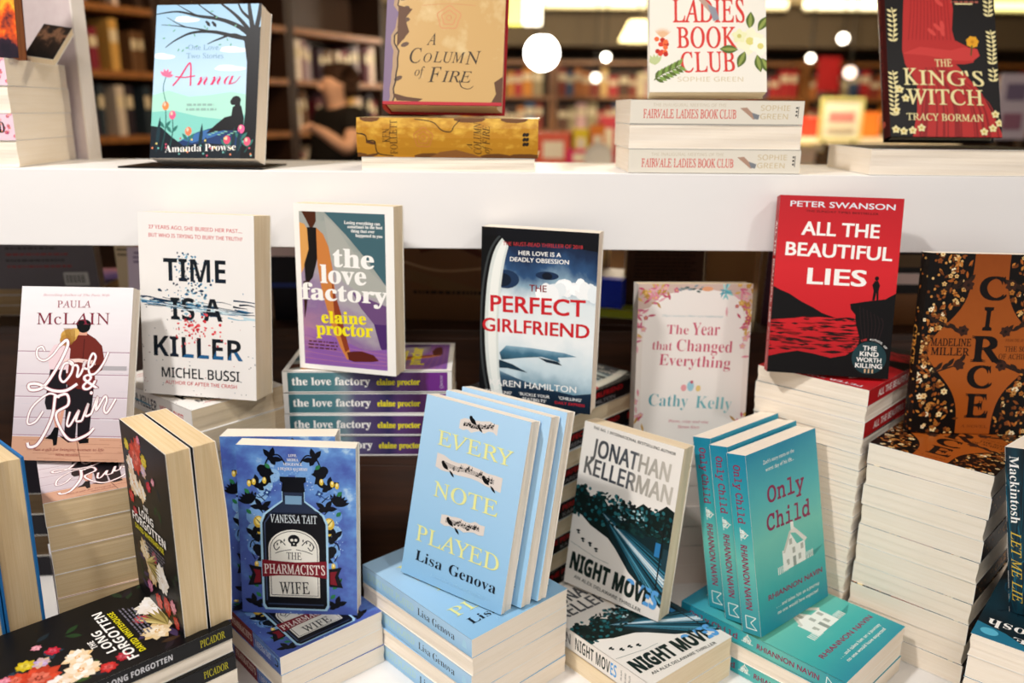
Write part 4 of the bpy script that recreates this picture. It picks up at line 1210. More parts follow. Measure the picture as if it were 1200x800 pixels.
    a.line([(0.22, 0.08), (0.22, 0.55), (0.28, 0.61)], 0.012, ink('#3a4866')); a.line([(0.23, 0.06), (0.71, 0.06)], 0.012, ink('#33415e'))
    P = [(0.245, 0.105), (0.68, 0.105), (0.68, 0.4)] + [(0.4625 + 0.2175 * math.cos(i * math.pi / 12), 0.4 + 0.115 * math.sin(i * math.pi / 12)) for i in range(13)] + [(0.245, 0.4)]
    a.poly(P, lb); a.line([(0.4625 + (u - 0.4625) * 0.93, 0.31 + (v - 0.31) * 0.95) for u, v in P + P[:1]], 0.006, ink('#2a2a30'))
    a.ellp(0.465, 0.455, 0.05, 0.045, k); a.rect(0.44, 0.415, 0.49, 0.44, k); a.ellp(0.448, 0.452, 0.014, 0.014, lb, 8); a.ellp(0.482, 0.452, 0.014, 0.014, lb, 8); a.ellp(0.465, 0.43, 0.006, 0.008, lb, 6)
    for s in (1, -1):
        a.curve([(0.4625 + s * 0.07, 0.42), (0.4625 + s * 0.12, 0.45), (0.4625 + s * 0.17, 0.42), (0.4625 + s * 0.15, 0.39), (0.4625 + s * 0.12, 0.41)], 0.008, k)
        a.curve([(0.4625 + s * 0.02, 0.395), (0.4625 + s * 0.1, 0.385), (0.4625 + s * 0.16, 0.37)], 0.006, k)
        for i in range(4):
            a.leaf(0.4625 + s * (0.08 + 0.03 * i), 0.44 - 0.012 * i, 0.03, 0.012, 1.5, k)
    d = ink('#202024')
    a.text('THE', (0.398, 0.336), (0.527, 0.334), 0.043, d, 'r', 0.006); a.text('WIFE', (0.331, 0.123), (0.59, 0.127), 0.072, d, 'r', 0.01)
    a.poly([(0.186, 0.225), (0.32, 0.235), (0.47, 0.238), (0.62, 0.234), (0.743, 0.224), (0.743, 0.33), (0.62, 0.324), (0.47, 0.318), (0.32, 0.324), (0.186, 0.33)], rd)
    a.text("PHARMACIST'S", (0.203, 0.247), (0.726, 0.247), 0.058, ink('#f2e6e0'), 'r', 0.012)
    a.text('VANESSA TAIT', (0.27, 0.555), (0.665, 0.554), 0.048, ink('#dfe8ee'), 'r', 0.008)
    for s, b in (('LOVE.', (0.438, 0.941, 0.51, 0.942)), ('MEDEA.', (0.424, 0.916, 0.524, 0.917)), ('VENGEANCE.', (0.392, 0.89, 0.556, 0.891)), ('A DEADLY ALCHEMY', (0.343, 0.864, 0.598, 0.863))):
        a.text(s, b[:2], b[2:], 0.016, WH, 'b')


def spine_pharm(a):
    a.rect(0.28, 0.0, 0.62, 1.0, ink('#7c1524')); a.text("PHARMACIST'S", (0.3, 0.3), (0.6, 0.3), 0.4, ink('#f0dcd4'), 'r', 0.02)
    a.text('THE', (0.2, 0.35), (0.26, 0.35), 0.26, WH, 'r', 0.01); a.text('WIFE', (0.05, 0.3), (0.17, 0.3), 0.36, WH, 'r', 0.01); a.text('VANESSA TAIT', (0.65, 0.32), (0.87, 0.32), 0.34, ink('#dfe8f2'), 'r', 0.014)
    a.curve([(0.93, 0.7), (0.96, 0.6), (0.96, 0.35), (0.92, 0.3)], 0.01, K)


def scrap(a, u0, v0, u1, v1, dv, seed, bird):
    r = random.Random(seed)
    n = 9
    top = [(u0 + (u1 - u0) * i / n, v1 + dv * i / n + r.uniform(-0.008, 0.008)) for i in range(n + 1)]
    bot = [(u0 + (u1 - u0) * i / n, v0 + dv * i / n + r.uniform(-0.01, 0.01)) for i in range(n + 1)]
    a.poly(top + bot[::-1], ink('#ddd3cb'))
    q = [((x0 + x1) / 2, (y0 + y1) / 2) for (x0, y0), (x1, y1) in zip(top, bot)]
    h = (v1 - v0)
    for i in range(5):
        a.line([(u, v + h * (i - 2) * 0.07) for u, v in q[1:-1]], 0.003, ink('#5a5250'))
    for i in range(26):
        t = r.uniform(0.1, 0.88); j = t * n; a0 = q[int(j)]
        u = u0 + (u1 - u0) * t; v = a0[1] + h * r.uniform(-0.2, 0.2)
        a.ellp(u, v, 0.008, 0.006, K, 7); a.line([(u + 0.006, v), (u + 0.006, v + h * 0.22)], 0.004, K)
    for bu, bv in bird:
        a.leaf(bu, bv, 0.09, 0.038, 2.6, K); a.leaf(bu + 0.01, bv, 0.07, 0.02, 5.6, K); a.ellp(bu - 0.06, bv + 0.03, 0.016, 0.016, K, 8)


def art_note(a):
    y = ink('#e6e69c')
    scrap(a, 0.36, 0.862, 0.72, 0.92, 0.03, 1, [(0.52, 0.91)])
    scrap(a, 0.19, 0.63, 0.83, 0.7, -0.02, 2, [(0.32, 0.635), (0.72, 0.625)])
    scrap(a, 0.32, 0.335, 0.74, 0.395, 0.02, 3, [(0.45, 0.35)])
    a.text('EVERY', (0.175, 0.752), (0.89, 0.752), 0.078, y, 'r', 0.006); a.text('NOTE', (0.21, 0.475), (0.83, 0.478), 0.082, y, 'r', 0.006); a.text('PLAYED', (0.1, 0.207), (0.915, 0.205), 0.086, y, 'r', 0.006)
    a.text('Lisa', (0.127, 0.1), (0.4, 0.097), 0.056, ink('#141a26'), 'b', -0.008); a.text('Genova', (0.47, 0.097), (0.922, 0.092), 0.056, ink('#141a26'), 'b', -0.008)
    a.text('From the author of Still Alice', (0.3, 0.045), (0.86, 0.04), 0.018, ink('#a8d4ec'), 'i')


def spine_note(a):
    a.text('EVERY NOTE PLAYED', (0.05, 0.3), (0.5, 0.3), 0.4, ink('#b8d8c8'), 'r', 0.006); a.text('Lisa Genova', (0.54, 0.3), (0.86, 0.3), 0.42, ink('#182438'), 'b', -0.008)
    a.poly([(0.92, 0.3), (0.96, 0.3), (0.95, 0.7), (0.93, 0.7)], ink('#a8d4ec'))


def scene_night(a):
    r = random.Random(31)
    dk, tl = ink('#0a1a17'), ink('#0c4b50')
    a.poly([(0, 0.6), (0.08, 0.625), (0.16, 0.57), (0.28, 0.6), (0.36, 0.55), (0.5, 0.6), (0.62, 0.585), (0.7, 0.63), (0.82, 0.6), (0.92, 0.66), (1, 0.64), (1, 0.1), (0.88, 0.16), (0.7, 0.22), (0.56, 0.28), (0.4, 0.36), (0.2, 0.4), (0.1, 0.44), (0, 0.45)], dk)
    a.hold(30)
    for i in range(240):
        u = r.random(); v = 0.43 + 0.19 * r.random()
        if u < 0.35 or v > 0.45:
            a.ellp(u, v, r.uniform(0.008, 0.028), r.uniform(0.008, 0.024), ink(r.choice(('#0c2a28', '#123b3a', '#0b5058', '#1a1f20', '#0a1512', '#2a6a70'))), 6, r.random())
    for i in range(60):
        u = 0.45 + 0.3 * r.random(); v = 0.47 + 0.11 * r.random()
        a.rect(u, v, u + 0.02, v + 0.01, ink(r.choice(('#3a8290', '#7aa8b0', '#123b3a', '#b8ccd0'))))
    a.hold()
    # street running away to the left
    vp = (0.31, 0.5)
    a.poly([vp, (0.45, 0.34), (0.65, 0.21), (0.85, 0.135), (1, 0.08), (1, 0.45), (0.6, 0.49)], ink('#0d262b'))
    ends = [(0.62 + 0.38 * min(1, t / 0.3), 0.25 - 0.14 * min(1, t / 0.3) + 0.32 * max(0, t - 0.3)) for t in [i / 40 for i in range(41)]]
    for i, e in enumerate(ends):
        t = i / 40
        c = r.choice(('#12404e', '#1d5a70', '#0a1a20', '#0c2a32', '#2a7690'))
        if 0.2 < t < 0.42:
            c = r.choice(('#1d5a70', '#2f7f9c', '#5aa0b8', '#123a48'))
        if 0.58 < t < 0.82:
            c = r.choice(('#e9eff0', '#b8d2dc', '#5a94b0', '#1d4a5c', '#dfe8ea', '#0c1f28'))
        a.line([vp, e], 0.002, ink(c), r.uniform(0.016, 0.034))
    a.hold(24)
    for i in range(70):
        a.ellp(0.3 + 0.68 * r.random(), 0.44 + 0.05 * r.random(), r.uniform(0.01, 0.03), r.uniform(0.008, 0.02), ink(r.choice(('#0c2422', '#0a1816', '#123634'))), 6)
    a.hold()
    a.line([(0.93, 0.12), (0.93, 0.56)], 0.012, ink('#0a1414')); a.rect(0.87, 0.36, 0.92, 0.44, ink('#2a78b0')); a.rect(0.95, 0.3, 1.0, 0.42, ink('#1d3a44'))
    for u, v in ((0.06, 0.34), (0.12, 0.3), (0.2, 0.29), (0.27, 0.27)):
        a.leaf(u, v, 0.05, 0.022, 0.2, dk); a.ellp(u + 0.03, v - 0.01, 0.015, 0.01, ink('#2a3a3a'), 8)
    a.line([(0.02, 0.26), (0.3, 0.22), (0.44, 0.215)], 0.004, ink('#7a8a88'))


def art_night(a):
    scene_night(a)
    s1 = printed('silver_foil', [(0.0, '#6d6a66'), (0.3, '#3d4148'), (0.55, '#5a5c60'), (0.62, '#a49e94'), (1.0, '#c4bdb2')], 0.15, 6, (1, 1, 1), (1, 0), rough=0.3)
    a.text('THE NO. 1 INTERNATIONAL BESTSELLING AUTHOR', (0.098, 0.968), (0.93, 0.952), 0.016, ink('#2a2a2c'), 'ns', 0.012)
    a.text('JONATHAN', (0.115, 0.815), (0.9, 0.797), 0.1, s1, 'ns', 0.03); a.text('KELLERMAN', (0.06, 0.698), (0.945, 0.675), 0.098, s1, 'ns', 0.03)
    g = ink('#132420')
    bl = ink('#5aa0dc')
    a.text('NIGHT MOVES', (0.045, 0.1), (0.955, 0.06), 0.105, g, 'sb', 0.035, cols=lambda t, y: bl if (t > 0.88 or (0.68 < t <= 0.88 and y > 0.75)) else None)
    a.text('AN ALEX DELAWARE THRILLER', (0.105, 0.05), (0.82, 0.012), 0.02, g, 'ns', 0.014)


def spine_night(a):
    a.text('KELLERMAN', (0.05, 0.28), (0.4, 0.28), 0.5, ink('#7d7a76'), 'ns', 0.02)
    a.text('NIGHT MOVES', (0.44, 0.2), (0.76, 0.2), 0.6, ink('#132420'), 'sb', cols=lambda t, y: ink('#5aa0dc') if t > 0.86 else None)
    for i, s in enumerate(('AN ALEX', 'DELAWARE', 'THRILLER')):
        a.text(s, (0.8 + i * 0.03, 0.25), (0.8 + i * 0.03, 0.75), 0.09, ink('#5a5a5a'), 'ns', 0.012)


def house(a, cu, cv, s, m, rot=0.0):
    k = a.w / a.h
    c, sn = math.cos(rot), math.sin(rot)
    q = lambda P: [(cu + (x * c - y * sn) * s, cv + (x * sn + y * c) * s * k) for x, y in P]
    gr = ink('#b4b8ae')
    a.poly(q([(-0.5, 0), (0.42, 0), (0.42, 0.5), (0.1, 0.5), (-0.12, 0.82), (-0.4, 0.5), (-0.5, 0.5)]), m)
    a.poly(q([(-0.2, 0.86), (0.02, 0.95), (0.52, 0.52), (0.42, 0.46), (0.08, 0.78)]), ink('#e8e6dc')); a.poly(q([(-0.48, 0.44), (-0.16, 0.9), (-0.1, 0.84), (-0.4, 0.42)]), ink('#d4d4c8'))
    a.poly(q([(-0.1, 0.9), (-0.1, 1.1), (0.02, 1.08), (0.02, 0.9)]), m)
    for x, y in ((-0.36, 0.1), (-0.1, 0.32), (0.12, 0.1), (0.24, 0.32), (-0.2, 0.56)):
        a.poly(q([(x, y), (x + 0.11, y), (x + 0.11, y + 0.14), (x, y + 0.14)]), gr)
    a.poly(q([(-0.1, 0), (0.02, 0), (0.02, 0.24), (-0.1, 0.24)]), ink('#98a098'))
    for i in range(7):
        x = -0.72 + 0.06 * i
        a.poly(q([(x, -0.02), (x + 0.03, -0.02), (x + 0.03, 0.16), (x, 0.16)]), m)
    for i in range(5):
        x = 0.45 + 0.06 * i
        a.poly(q([(x, 0), (x + 0.03, 0), (x + 0.03, 0.18), (x, 0.18)]), m)


def art_child(a):
    p, w = ink('#8d2a52'), ink('#f2f4ec')
    a.text("Zach's story starts on the", (0.22, 0.915), (0.66, 0.915), 0.022, w, 's', 0.004); a.text('worst day of his life...', (0.245, 0.872), (0.65, 0.872), 0.022, w, 's', 0.004)
    a.text('Only', (0.24, 0.7), (0.765, 0.685), 0.095, p, 'mono', 0.018); a.text('Child', (0.2, 0.55), (0.82, 0.525), 0.1, p, 'mono', 0.018)
    a.poly([(0.3, 0.285), (0.98, 0.32), (0.85, 0.285)], ink('#3d958e'))
    house(a, 0.56, 0.285, 0.36, w)
    a.text('RHIANNON NAVIN', (0.14, 0.172), (0.935, 0.162), 0.03, p, 's', 0.02)
    a.text('. . . and takes him on a journey', (0.24, 0.108), (0.88, 0.1), 0.02, w, 's', 0.004); a.text('no one would have expected', (0.25, 0.07), (0.85, 0.062), 0.02, w, 's', 0.004)


def spine_child(a):
    p, w = ink('#8d2a52'), ink('#dfeee8')
    a.text('Only Child', (0.06, 0.3), (0.38, 0.3), 0.4, p, 'mono', 0.018); house(a, 0.44, 0.35, 0.05, w); a.text('RHIANNON NAVIN', (0.5, 0.32), (0.86, 0.32), 0.34, p, 's', 0.02)
    for s, e in (((0.9, 0.25), (0.9, 0.8)), ((0.9, 0.25), (0.97, 0.25)), ((0.97, 0.25), (0.97, 0.8)), ((0.9, 0.8), (0.935, 0.5)), ((0.935, 0.5), (0.97, 0.8))):
        a.line([s, e], 0.005, w)


def art_lie(a):
    a.text('CLARE', (0.25, 0.9), (0.75, 0.9), 0.04, WH, 'b', -0.004); a.text('Mackintosh', (0.06, 0.8), (0.94, 0.8), 0.075, WH, 'b', -0.004)
    r = random.Random(3)
    for i in range(22):
        a.curve([(r.random(), 0.7), (r.random(), 0.4 * r.random()), (r.random(), 0)], 0.01, ink(r.choice(('#0c2a38', '#13506a', '#0a1c28'))))
    a.poly([(0.55, 1), (1, 1), (1, 0.86), (0.8, 0.9)], ink('#1f6f8c')); a.ellp(0.9, 0.93, 0.06, 0.05, ink('#5ab4d0'))
    for i, s in enumerate(('LET', 'ME', 'LIE')):
        a.text(s, (0.2, 0.5 - 0.17 * i), (0.8, 0.5 - 0.17 * i), 0.14, ink('#d8b63a'), 'i')


def spine_lie(a):
    for i in range(14):
        a.curve([(rnd.random(), 0), (rnd.random(), 0.5), (rnd.random(), 1)], 0.006, ink(rnd.choice(('#0c3a48', '#135a70', '#0a1c28'))))
    a.text('Mackintosh', (0.05, 0.22), (0.45, 0.22), 0.46, WH, 'b', -0.004); a.text('LET ME LIE', (0.5, 0.2), (0.93, 0.2), 0.5, ink('#d8b63a'), 'i')


# print grounds
G_SKY = printed('sky_blue_print', [(0.0, '#a8cfe4'), (0.5, '#b9d6ea'), (1.0, '#8fb8d6')], 0.1)
G_PARCH = printed('parchment', [(0.15, '#c09a5e'), (0.45, '#dfcd9e'), (0.75, '#efe6c8')], 1.0, 3.5, (1, 1.4, 1), (0, 0.3))
G_PARCH2 = printed('parchment_spine', [(0.15, '#b8801f'), (0.42, '#dcae42'), (0.75, '#ecc868')], 1.0, 5, (3, 1, 1), (0, 0.3))
G_RUIN = printed('washed_boards', [(0.0, '#c6b8bf'), (0.5, '#d9cfd4'), (0.8, '#e4dfe2'), (1.0, '#e9e6e8')], 0.2, 5, (0.3, 4, 1))
G_GIRL = ink('#0a0a0e')
G_NOTE = printed('pale_blue_print', [(0.0, '#8fbfe2'), (0.5, '#a2cbea'), (1.0, '#aed2ee')], 0.06)
G_CHILD = printed('teal_print', [(0.0, '#1f8ea0'), (0.22, '#3fb0ac'), (0.5, '#74c9b8'), (0.75, '#4fb6bc'), (1.0, '#1e90b0')], 0.16, 2.5)
G_CHILDS = printed('teal_spine', [(0.0, '#1a86a6'), (0.4, '#3aa9b0'), (0.6, '#6cc2b4'), (1.0, '#2490a0')], 0.05, 3, (1, 1, 1), (1, 0))
G_PHARM = printed('storm_blue', [(0.1, '#4a5fae'), (0.35, '#5a82c8'), (0.5, '#6c9cda'), (0.6, '#b0d0ec'), (0.7, '#688ad0'), (0.9, '#7468bc')], 1.6, 3.5, (1, 1.8, 1), (0.1, 0.3))
G_COPPER = printed('copper_foil', [(0.0, '#a24f18'), (0.4, '#a8561a'), (1.0, '#8a4212')], 0.2, 20, rough=0.33)
G_LIES = printed('red_print', [(0.0, '#a8141c'), (0.3, '#c81c24'), (0.6, '#d2232b'), (1.0, '#b81a24')], 0.06)
G_NIGHT = ink('#eae4dc')
G_FORGOT = printed('night_blue', [(0.2, '#06070a'), (0.5, '#0c0d13'), (0.75, '#1c2336')], 0.9, 3, (1, 1, 1), (0, 0.3))
G_LIE = printed('deep_teal', [(0.0, '#0a1a26'), (0.5, '#0e3442'), (1.0, '#05090e')], 0.5, 4)

# ------------------------------------------------------------------ the setting
FLOOR, CEIL = -0.75, 2.02
WHITE = painted('white_laminate', '#efecea', None, 0.45, 0.03, 140)


def struct(name, g):
    o = g.build(name)
    o['kind'] = 'structure'
    return o


g = Geo(); g.box((-6, -2.5, FLOOR - 0.05), (6, 12.1, FLOOR), wood('floor_boards', '#4a3422', '#6b4c30', (1, 8, 1))); struct('floor', g)
g = Geo(); g.box((-6, -2.5, CEIL), (6, 12.1, CEIL + 0.05), painted('ceiling_paint', '#b9ab90', '#a89a80', 0.8)); struct('ceiling', g)
g = Geo(); g.box((-6, 12.0, FLOOR), (6, 12.1, CEIL), painted('far_wall_paint', '#5a4630', '#4a3826', 0.8, scale=6)); struct('wall_back', g)
g = Geo(); g.box((-6.1, 1.0, FLOOR), (-6, 12.1, CEIL), painted('side_wall_paint', '#6b5236', '#5c452c', 0.8, scale=6)); struct('wall_left', g)
g = Geo(); g.box((6, 1.0, FLOOR), (6.1, 12.1, CEIL), MATS['side_wall_paint']); struct('wall_right', g)

# display table
t = empty('display_table', Matrix.Translation((0, 1.2, FLOOR)), 'white display table carrying all the piles of books in front', 'table')
M0 = t.matrix_world.inverted()
g = Geo(); g.box((-1.45, -0.85, 0.71), (1.45, 0.75, 0.75), WHITE); g.build('tabletop', t, merge=True, bevel=0.004)
for x, y in ((-1.4, -0.8), (1.34, -0.8), (-1.4, 0.64), (1.34, 0.64)):
    g = Geo(); g.box((x, y, 0), (x + 0.06, y + 0.06, 0.71), WHITE); g.build('leg', t, merge=True, bevel=0.003)

SY, SZ, SB = 1.163, 0.624, 0.519
s = empty('display_shelf', Matrix.Translation((0, SY, 0)), 'long raised white shelf with deep front board crossing above the table', 'shelf')
g = Geo(); g.box((-1.44, 0.018, SZ - 0.02), (1.44, 0.235, SZ), WHITE); g.build('shelf_board', s, merge=True, bevel=0.0012)
g = Geo(); g.box((-1.44, 0, SB), (1.44, 0.018, SZ), WHITE); g.build('front_board', s, merge=True, bevel=0.0012)
for x in (-1.44, 1.42):
    g = Geo(); g.box((x, 0.018, 0.0), (x + 0.02, 0.235, SZ - 0.02), WHITE); g.build('end_panel', s, merge=True, bevel=0.0012)

# white angled panel standing at the left end
yw = math.atan2(0.5, -1)
PM = Matrix.Translation((-0.680, 1.375, SZ)) @ Matrix.Rotation(yw, 4, 'Z')
p = empty('divider_panel', PM, 'white upright panel behind the cream pile at the far left', 'panel')
g = Geo(); g.box((0, -0.02, 0), (0.42, 0.0, 0.62), painted('mauve_white', '#d9cbc8', '#d2c2c0', 0.5)); g.build('board', p, merge=True, bevel=0.001)
g = Geo(); g.box((-0.004, -0.021, 0), (0.0, 0.001, 0.62), ink('#efe6dc')); g.build('edge_strip', p)

# risers
DW = wood('dark_walnut', '#2a170c', '#4a2a15', (1, 1, 14), 0.5, 4)


def riser(lo, hi, label):
    r = empty('wooden_riser', Matrix.Translation(((lo[0] + hi[0]) / 2, lo[1], lo[2])), label, 'box')
    w, d, h = (hi[0] - lo[0]) / 2, hi[1] - lo[1], hi[2] - lo[2]
    g = Geo(); g.box((-w, 0, 0), (w, 0.014, h - 0.014), DW); g.build('front_panel', r, merge=True, bevel=0.001)
    g = Geo(); g.box((-w, 0, h - 0.014), (w, d, h), DW); g.build('top_panel', r, merge=True, bevel=0.001)
    for x in (-w, w - 0.014):
        g = Geo(); g.box((x, 0.014, 0), (x + 0.014, d, h - 0.014), DW); g.build('side_panel', r, merge=True, bevel=0.001)


riser((-0.318, 1.107, 0.0), (-0.06, 1.27, 0.2312), 'dark brown wooden box under the pile of purple spines')
riser((-1.2, 1.40, 0.0), (1.2, 1.75, 0.34), 'long dark wooden box under the row of books behind the shelf')

# ------------------------------------------------------------------ books: placing helpers


def sc_(P, s):
    return (P[0] * s, P[1] * s, HC - (HC - P[2]) * s)


def stood(title, yaw, tilt, roll, P, W, H, T, label, group=None, **kw):
    return make_book(title, W, H, T, stand_M(yaw, tilt, roll, *P), label, group, **kw)


# ---- upper shelf
stood('anna', -6.9, 17.4, 0.6, (-0.500, 1.180, 0.638), 0.151, 0.213, 0.035, 'thick paperback with black tree and seated reader on pale blue', cover=art_anna, base=G_SKY, spine_base=ink('#17151c'), pages=PAGE_W)
st_ = empty('book_stand', stand_M(-4, 0, 0, -0.527, 1.182, SZ), 'flat black metal stand under the book with the black tree', 'stand')
MT = ink('#1a1a1c', 0.3, 0.8)
g = Geo(); g.box((-0.02, 0, 0.0002), (0.185, 0.1, 0.0025), MT); g.build('base_plate', st_, merge=True, bevel=0.0005)
g = Geo(); g.tube([(0.03, 0.098, 0.002), (0.03, 0.125, 0.16)], 0.0025, MT); g.tube([(0.14, 0.098, 0.002), (0.14, 0.125, 0.16)], 0.0025, MT); g.tube([(0.03, 0.125, 0.16), (0.14, 0.125, 0.16)], 0.0025, MT); g.build('back_rest', st_)

stood('column', -4.9, 17.0, -0.4, (-0.177, 1.176, 0.712), 0.161, 0.259, 0.046, 'upright hardback with burnt parchment cover and red base line', name='hardback_book', hard=True, cover=art_column, base=G_PARCH, spine_base=G_PARCH2, pages=PAGE_C, edge='#b1232f', back='#b08a54')
make_book('column lying', 0.17, 0.246, 0.052, lie_M('B', -2.5, -0.213, 1.176, 0.6945, 0.246, 0.17), 'hardback lying flat with yellow burnt parchment spine facing out', hard=True, name='hardback_book', spine=spine_column, base=G_PARCH, spine_base=G_PARCH2, pages=PAGE_C, back='#b08a54', edge='#c79a52')
make_book('thin cream', 0.166, 0.236, 0.0178, lie_M('b', -1.0, -0.207, 1.170, 0.6421, 0.238, 0.166), 'thin cream paged book at the bottom under the parchment spine', pages=PAGE_W, base=ink('#e9e2d4'))

stood('fairvale', -2.9, 21.0, 0.5, (0.182, 1.181, 0.7305), 0.156, 0.236, 0.024, 'upright white paperback with tall red capitals and berries and blossom', cover=art_fairvale, base=ink('#e9e3d6'), pages=PAGE_C)
pile('Bb', 3, 1.2, 0.156, 1.169, 0.721, 0.234, 0.147, 0.0323, '', 'white paperbacks under the upright blossom cover', jit=0.001, spine=spine_fairvale, base=ink('#e9e3d6'), spine_base=ink('#e6dfd0'), back='#e6dfd0',
     labels=['top book of three, red lettered spine under the blossom cover', 'middle book of three with cream page edges between red lettered spines', 'bottom book of three, red lettered spine resting on white shelf'])

stood('witch', -0.3, 22.2, 0, (0.535, 1.230, 0.674), 0.158, 0.258, 0.024, 'upright black book with woman in red gown and gold flowers', name='hardback_book', hard=True, cover=art_witch, spine=spine_witch, base=ink('#0f0b0a'), spine_base=ink('#3d1210'), pages=PAGE_C, back='#3d1210', edge='#1c1512')
make_book('witch below', 0.166, 0.255, 0.0345, lie_M('b', -0.7, 0.485, 1.168, 0.659, 0.255, 0.166), 'cream paged book lying under the red gown cover', name='paperback_book', base=ink('#141012'), back='#141012')

# pile at the far left of the shelf
FLORAL = printed('pink_floral', [(0.3, '#f0d8e0'), (0.5, '#e88ab0'), (0.62, '#c83c7a'), (0.75, '#f4e4e8')], 2.2, 9, (6, 1, 1), (0, 0.0))


def spine_pink(a):
    r = random.Random(5)
    for i in range(90):
        a.flower(r.random(), r.random(), 0.012, ink(r.choice(('#e0608c', '#f0a0b8', '#c83c7a', '#f6d8e2'))), 5, ink('#f0d060'))
    a.text('D', (0.9, 0.3), (0.94, 0.3), 0.4, K, 'b')


pile('Aa', 4, 96.7, -0.676, 1.172, 0.767, 0.205, 0.2, 0.0357, 'of the cream pile on the shelf at far left', 'cream paged books at far left of the shelf', spine=spine_pink, base=ink('#f0d8e0'), spine_base=ink('#f0d0dc'), back='#f0d8e0', jit=0.002)
stood('fiery', 2, 6, 0, (-0.814, 1.19, 0.768), 0.145, 0.21, 0.022, 'upright book with fiery orange cover on the cream pile at left', base=printed('embers', [(0.0, '#1a1420'), (0.1, '#2a1a28'), (0.2, '#d8501a'), (0.32, '#f0b030'), (0.5, '#b02a18'), (1.0, '#6a1014')], 0.9, 5), pages=paper('brown_edges', '#a0623c', '#7a4428'), back='#5a2c1c', spine_base=ink('#5a2c1c'), edge='#5a2c1c')
stood('dark lean', 12, 50, -12, (-0.692, 1.25, 0.7745), 0.04, 0.075, 0.011, 'small dark book leaning back beside the fiery orange cover', base=printed('murky', [(0.1, '#15110f'), (0.5, '#3a2a20'), (0.7, '#a87a5a'), (0.9, '#2a201c')], 1.0, 4), pages=PAGE_C, back='#241a16', spine_base=ink('#241a16'))

# ---- rear row on the table
stood('ruin', -2.2, 20.0, 0.1, sc_((-0.674, 1.049, 0.246), 0.925), 0.1434, 0.2183, 0.0195, 'pale paperback showing embracing couple seen from behind with looping script', cover=art_ruin, base=G_RUIN)
pile('A', 9, 31.2, -0.527, 0.864, 0.274, 0.126, 0.215, 0.274 / 9, 'in the tan pile under the embracing couple', 'tan pile under the embracing couple cover', cover=art_ruin, base=G_RUIN, pages=PAGE_T, jit=0.001, spine_base=ink('#2c1d1d'))
stood('killer', -8.8, 6.3, -0.5, (-0.496, 1.075, 0.334), 0.161, 0.242, 0.05, 'white paperback with heavy black capitals over a blue splash', cover=art_killer, base=ink('#ebe7e3'), pages=PAGE_C, spine=spine_killer)
pile('Aa', 10, 50.3, -0.415, 1.026, 0.327, 0.142, 0.215, 0.0327, 'in the cream pile under the blue splash cover', 'cream pile under the blue splash cover', cover=art_killer, spine=spine_killer, base=ink('#ebe7e3'), pages=PAGE_C, jit=0.003)
stood('factory', -15.7, 2.2, 0.2, (-0.294, 1.117, 0.3585), 0.144, 0.226, 0.032, 'white bordered paperback of bare shouldered woman on purple sheets', cover=art_factory, base=ink('#f2efe9'), pages=PAGE_C)
pile('B', 4, 2.0, -0.316, 1.103, 0.357, 0.233, 0.146, 0.0314, 'of four with teal and purple spines facing out', 'teal and purple spines on the brown box', cover=art_factory_lying, spine=spine_factory, base=ink('#f2efe9'), jit=0.0012)
stood('girlfriend', -17.5, 1.8, -0.5, (-0.046, 1.120, 0.3105), 0.160, 0.245, 0.031, 'black edged paperback showing aeroplane window, wing and bold red capitals', cover=art_girl, base=G_GIRL, back='#141419', spine_base=G_GIRL)
pile('Bb', 12, 47.9, 0.044, 1.084, 0.309, 0.234, 0.153, 0.0257, 'in the pile under the aeroplane window cover', 'pile under the aeroplane window cover', cover=art_girl, spine=spine_girl, base=G_GIRL, spine_base=G_GIRL, back='#141419', pages=PAGE_C, jit=0.002)
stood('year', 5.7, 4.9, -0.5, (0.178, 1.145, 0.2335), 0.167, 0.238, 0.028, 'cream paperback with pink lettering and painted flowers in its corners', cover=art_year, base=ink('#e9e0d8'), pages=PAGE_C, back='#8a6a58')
pile('B', 7, 5.7, 0.198, 1.15, 0.231, 0.148, 0.155, 0.033, 'in the hidden pile under the painted flowers cover', 'pile under the painted flowers cover', base=ink('#e6d8cf'), pages=PAGE_C)
stood('lies', -9.7, 9.8, -0.5, (0.345, 1.087, 0.368), 0.155, 0.236, 0.030, 'red and black paperback with lone man standing on a cliff', cover=art_lies, spine=spine_lies, base=G_LIES, spine_base=ink('#a8161c'), back='#a8161c')
pile('BbB' + 'b' * 13, 16, 45.8, 0.460, 1.027, 0.362, 0.232, 0.157, 0.0226, 'in the tall white pile under the cliff cover', 'tall pile under the red cliff cover', cover=art_lies, spine=spine_lies, base=G_LIES, spine_base=ink('#b81a22'), back='#a8161c', jit=0.0007)
stood('circe', -1.6, 4.8, -0.5, sc_((0.563, 1.111, 0.273), 0.955), 0.162, 0.2407, 0.024, 'upright copper and black book with gold flowers down both sides', name='hardback_book', hard=True, cover=art_circe, spine=spine_circe, base=G_COPPER, spine_base=ink('#140d0a'), back='#8a4416', edge='#efe6d8')
pile('bB', 10, 46.2, 0.576, 0.9235, 0.2906, 0.2235, 0.149, 0.02905, 'in the tall white pile under the copper cover', 'tall pile under the copper cover', cover=lambda a: art_circe(a), spine=spine_circe, base=G_COPPER, spine_base=ink('#140d0a'), back='#140d0a', jit=0.001)

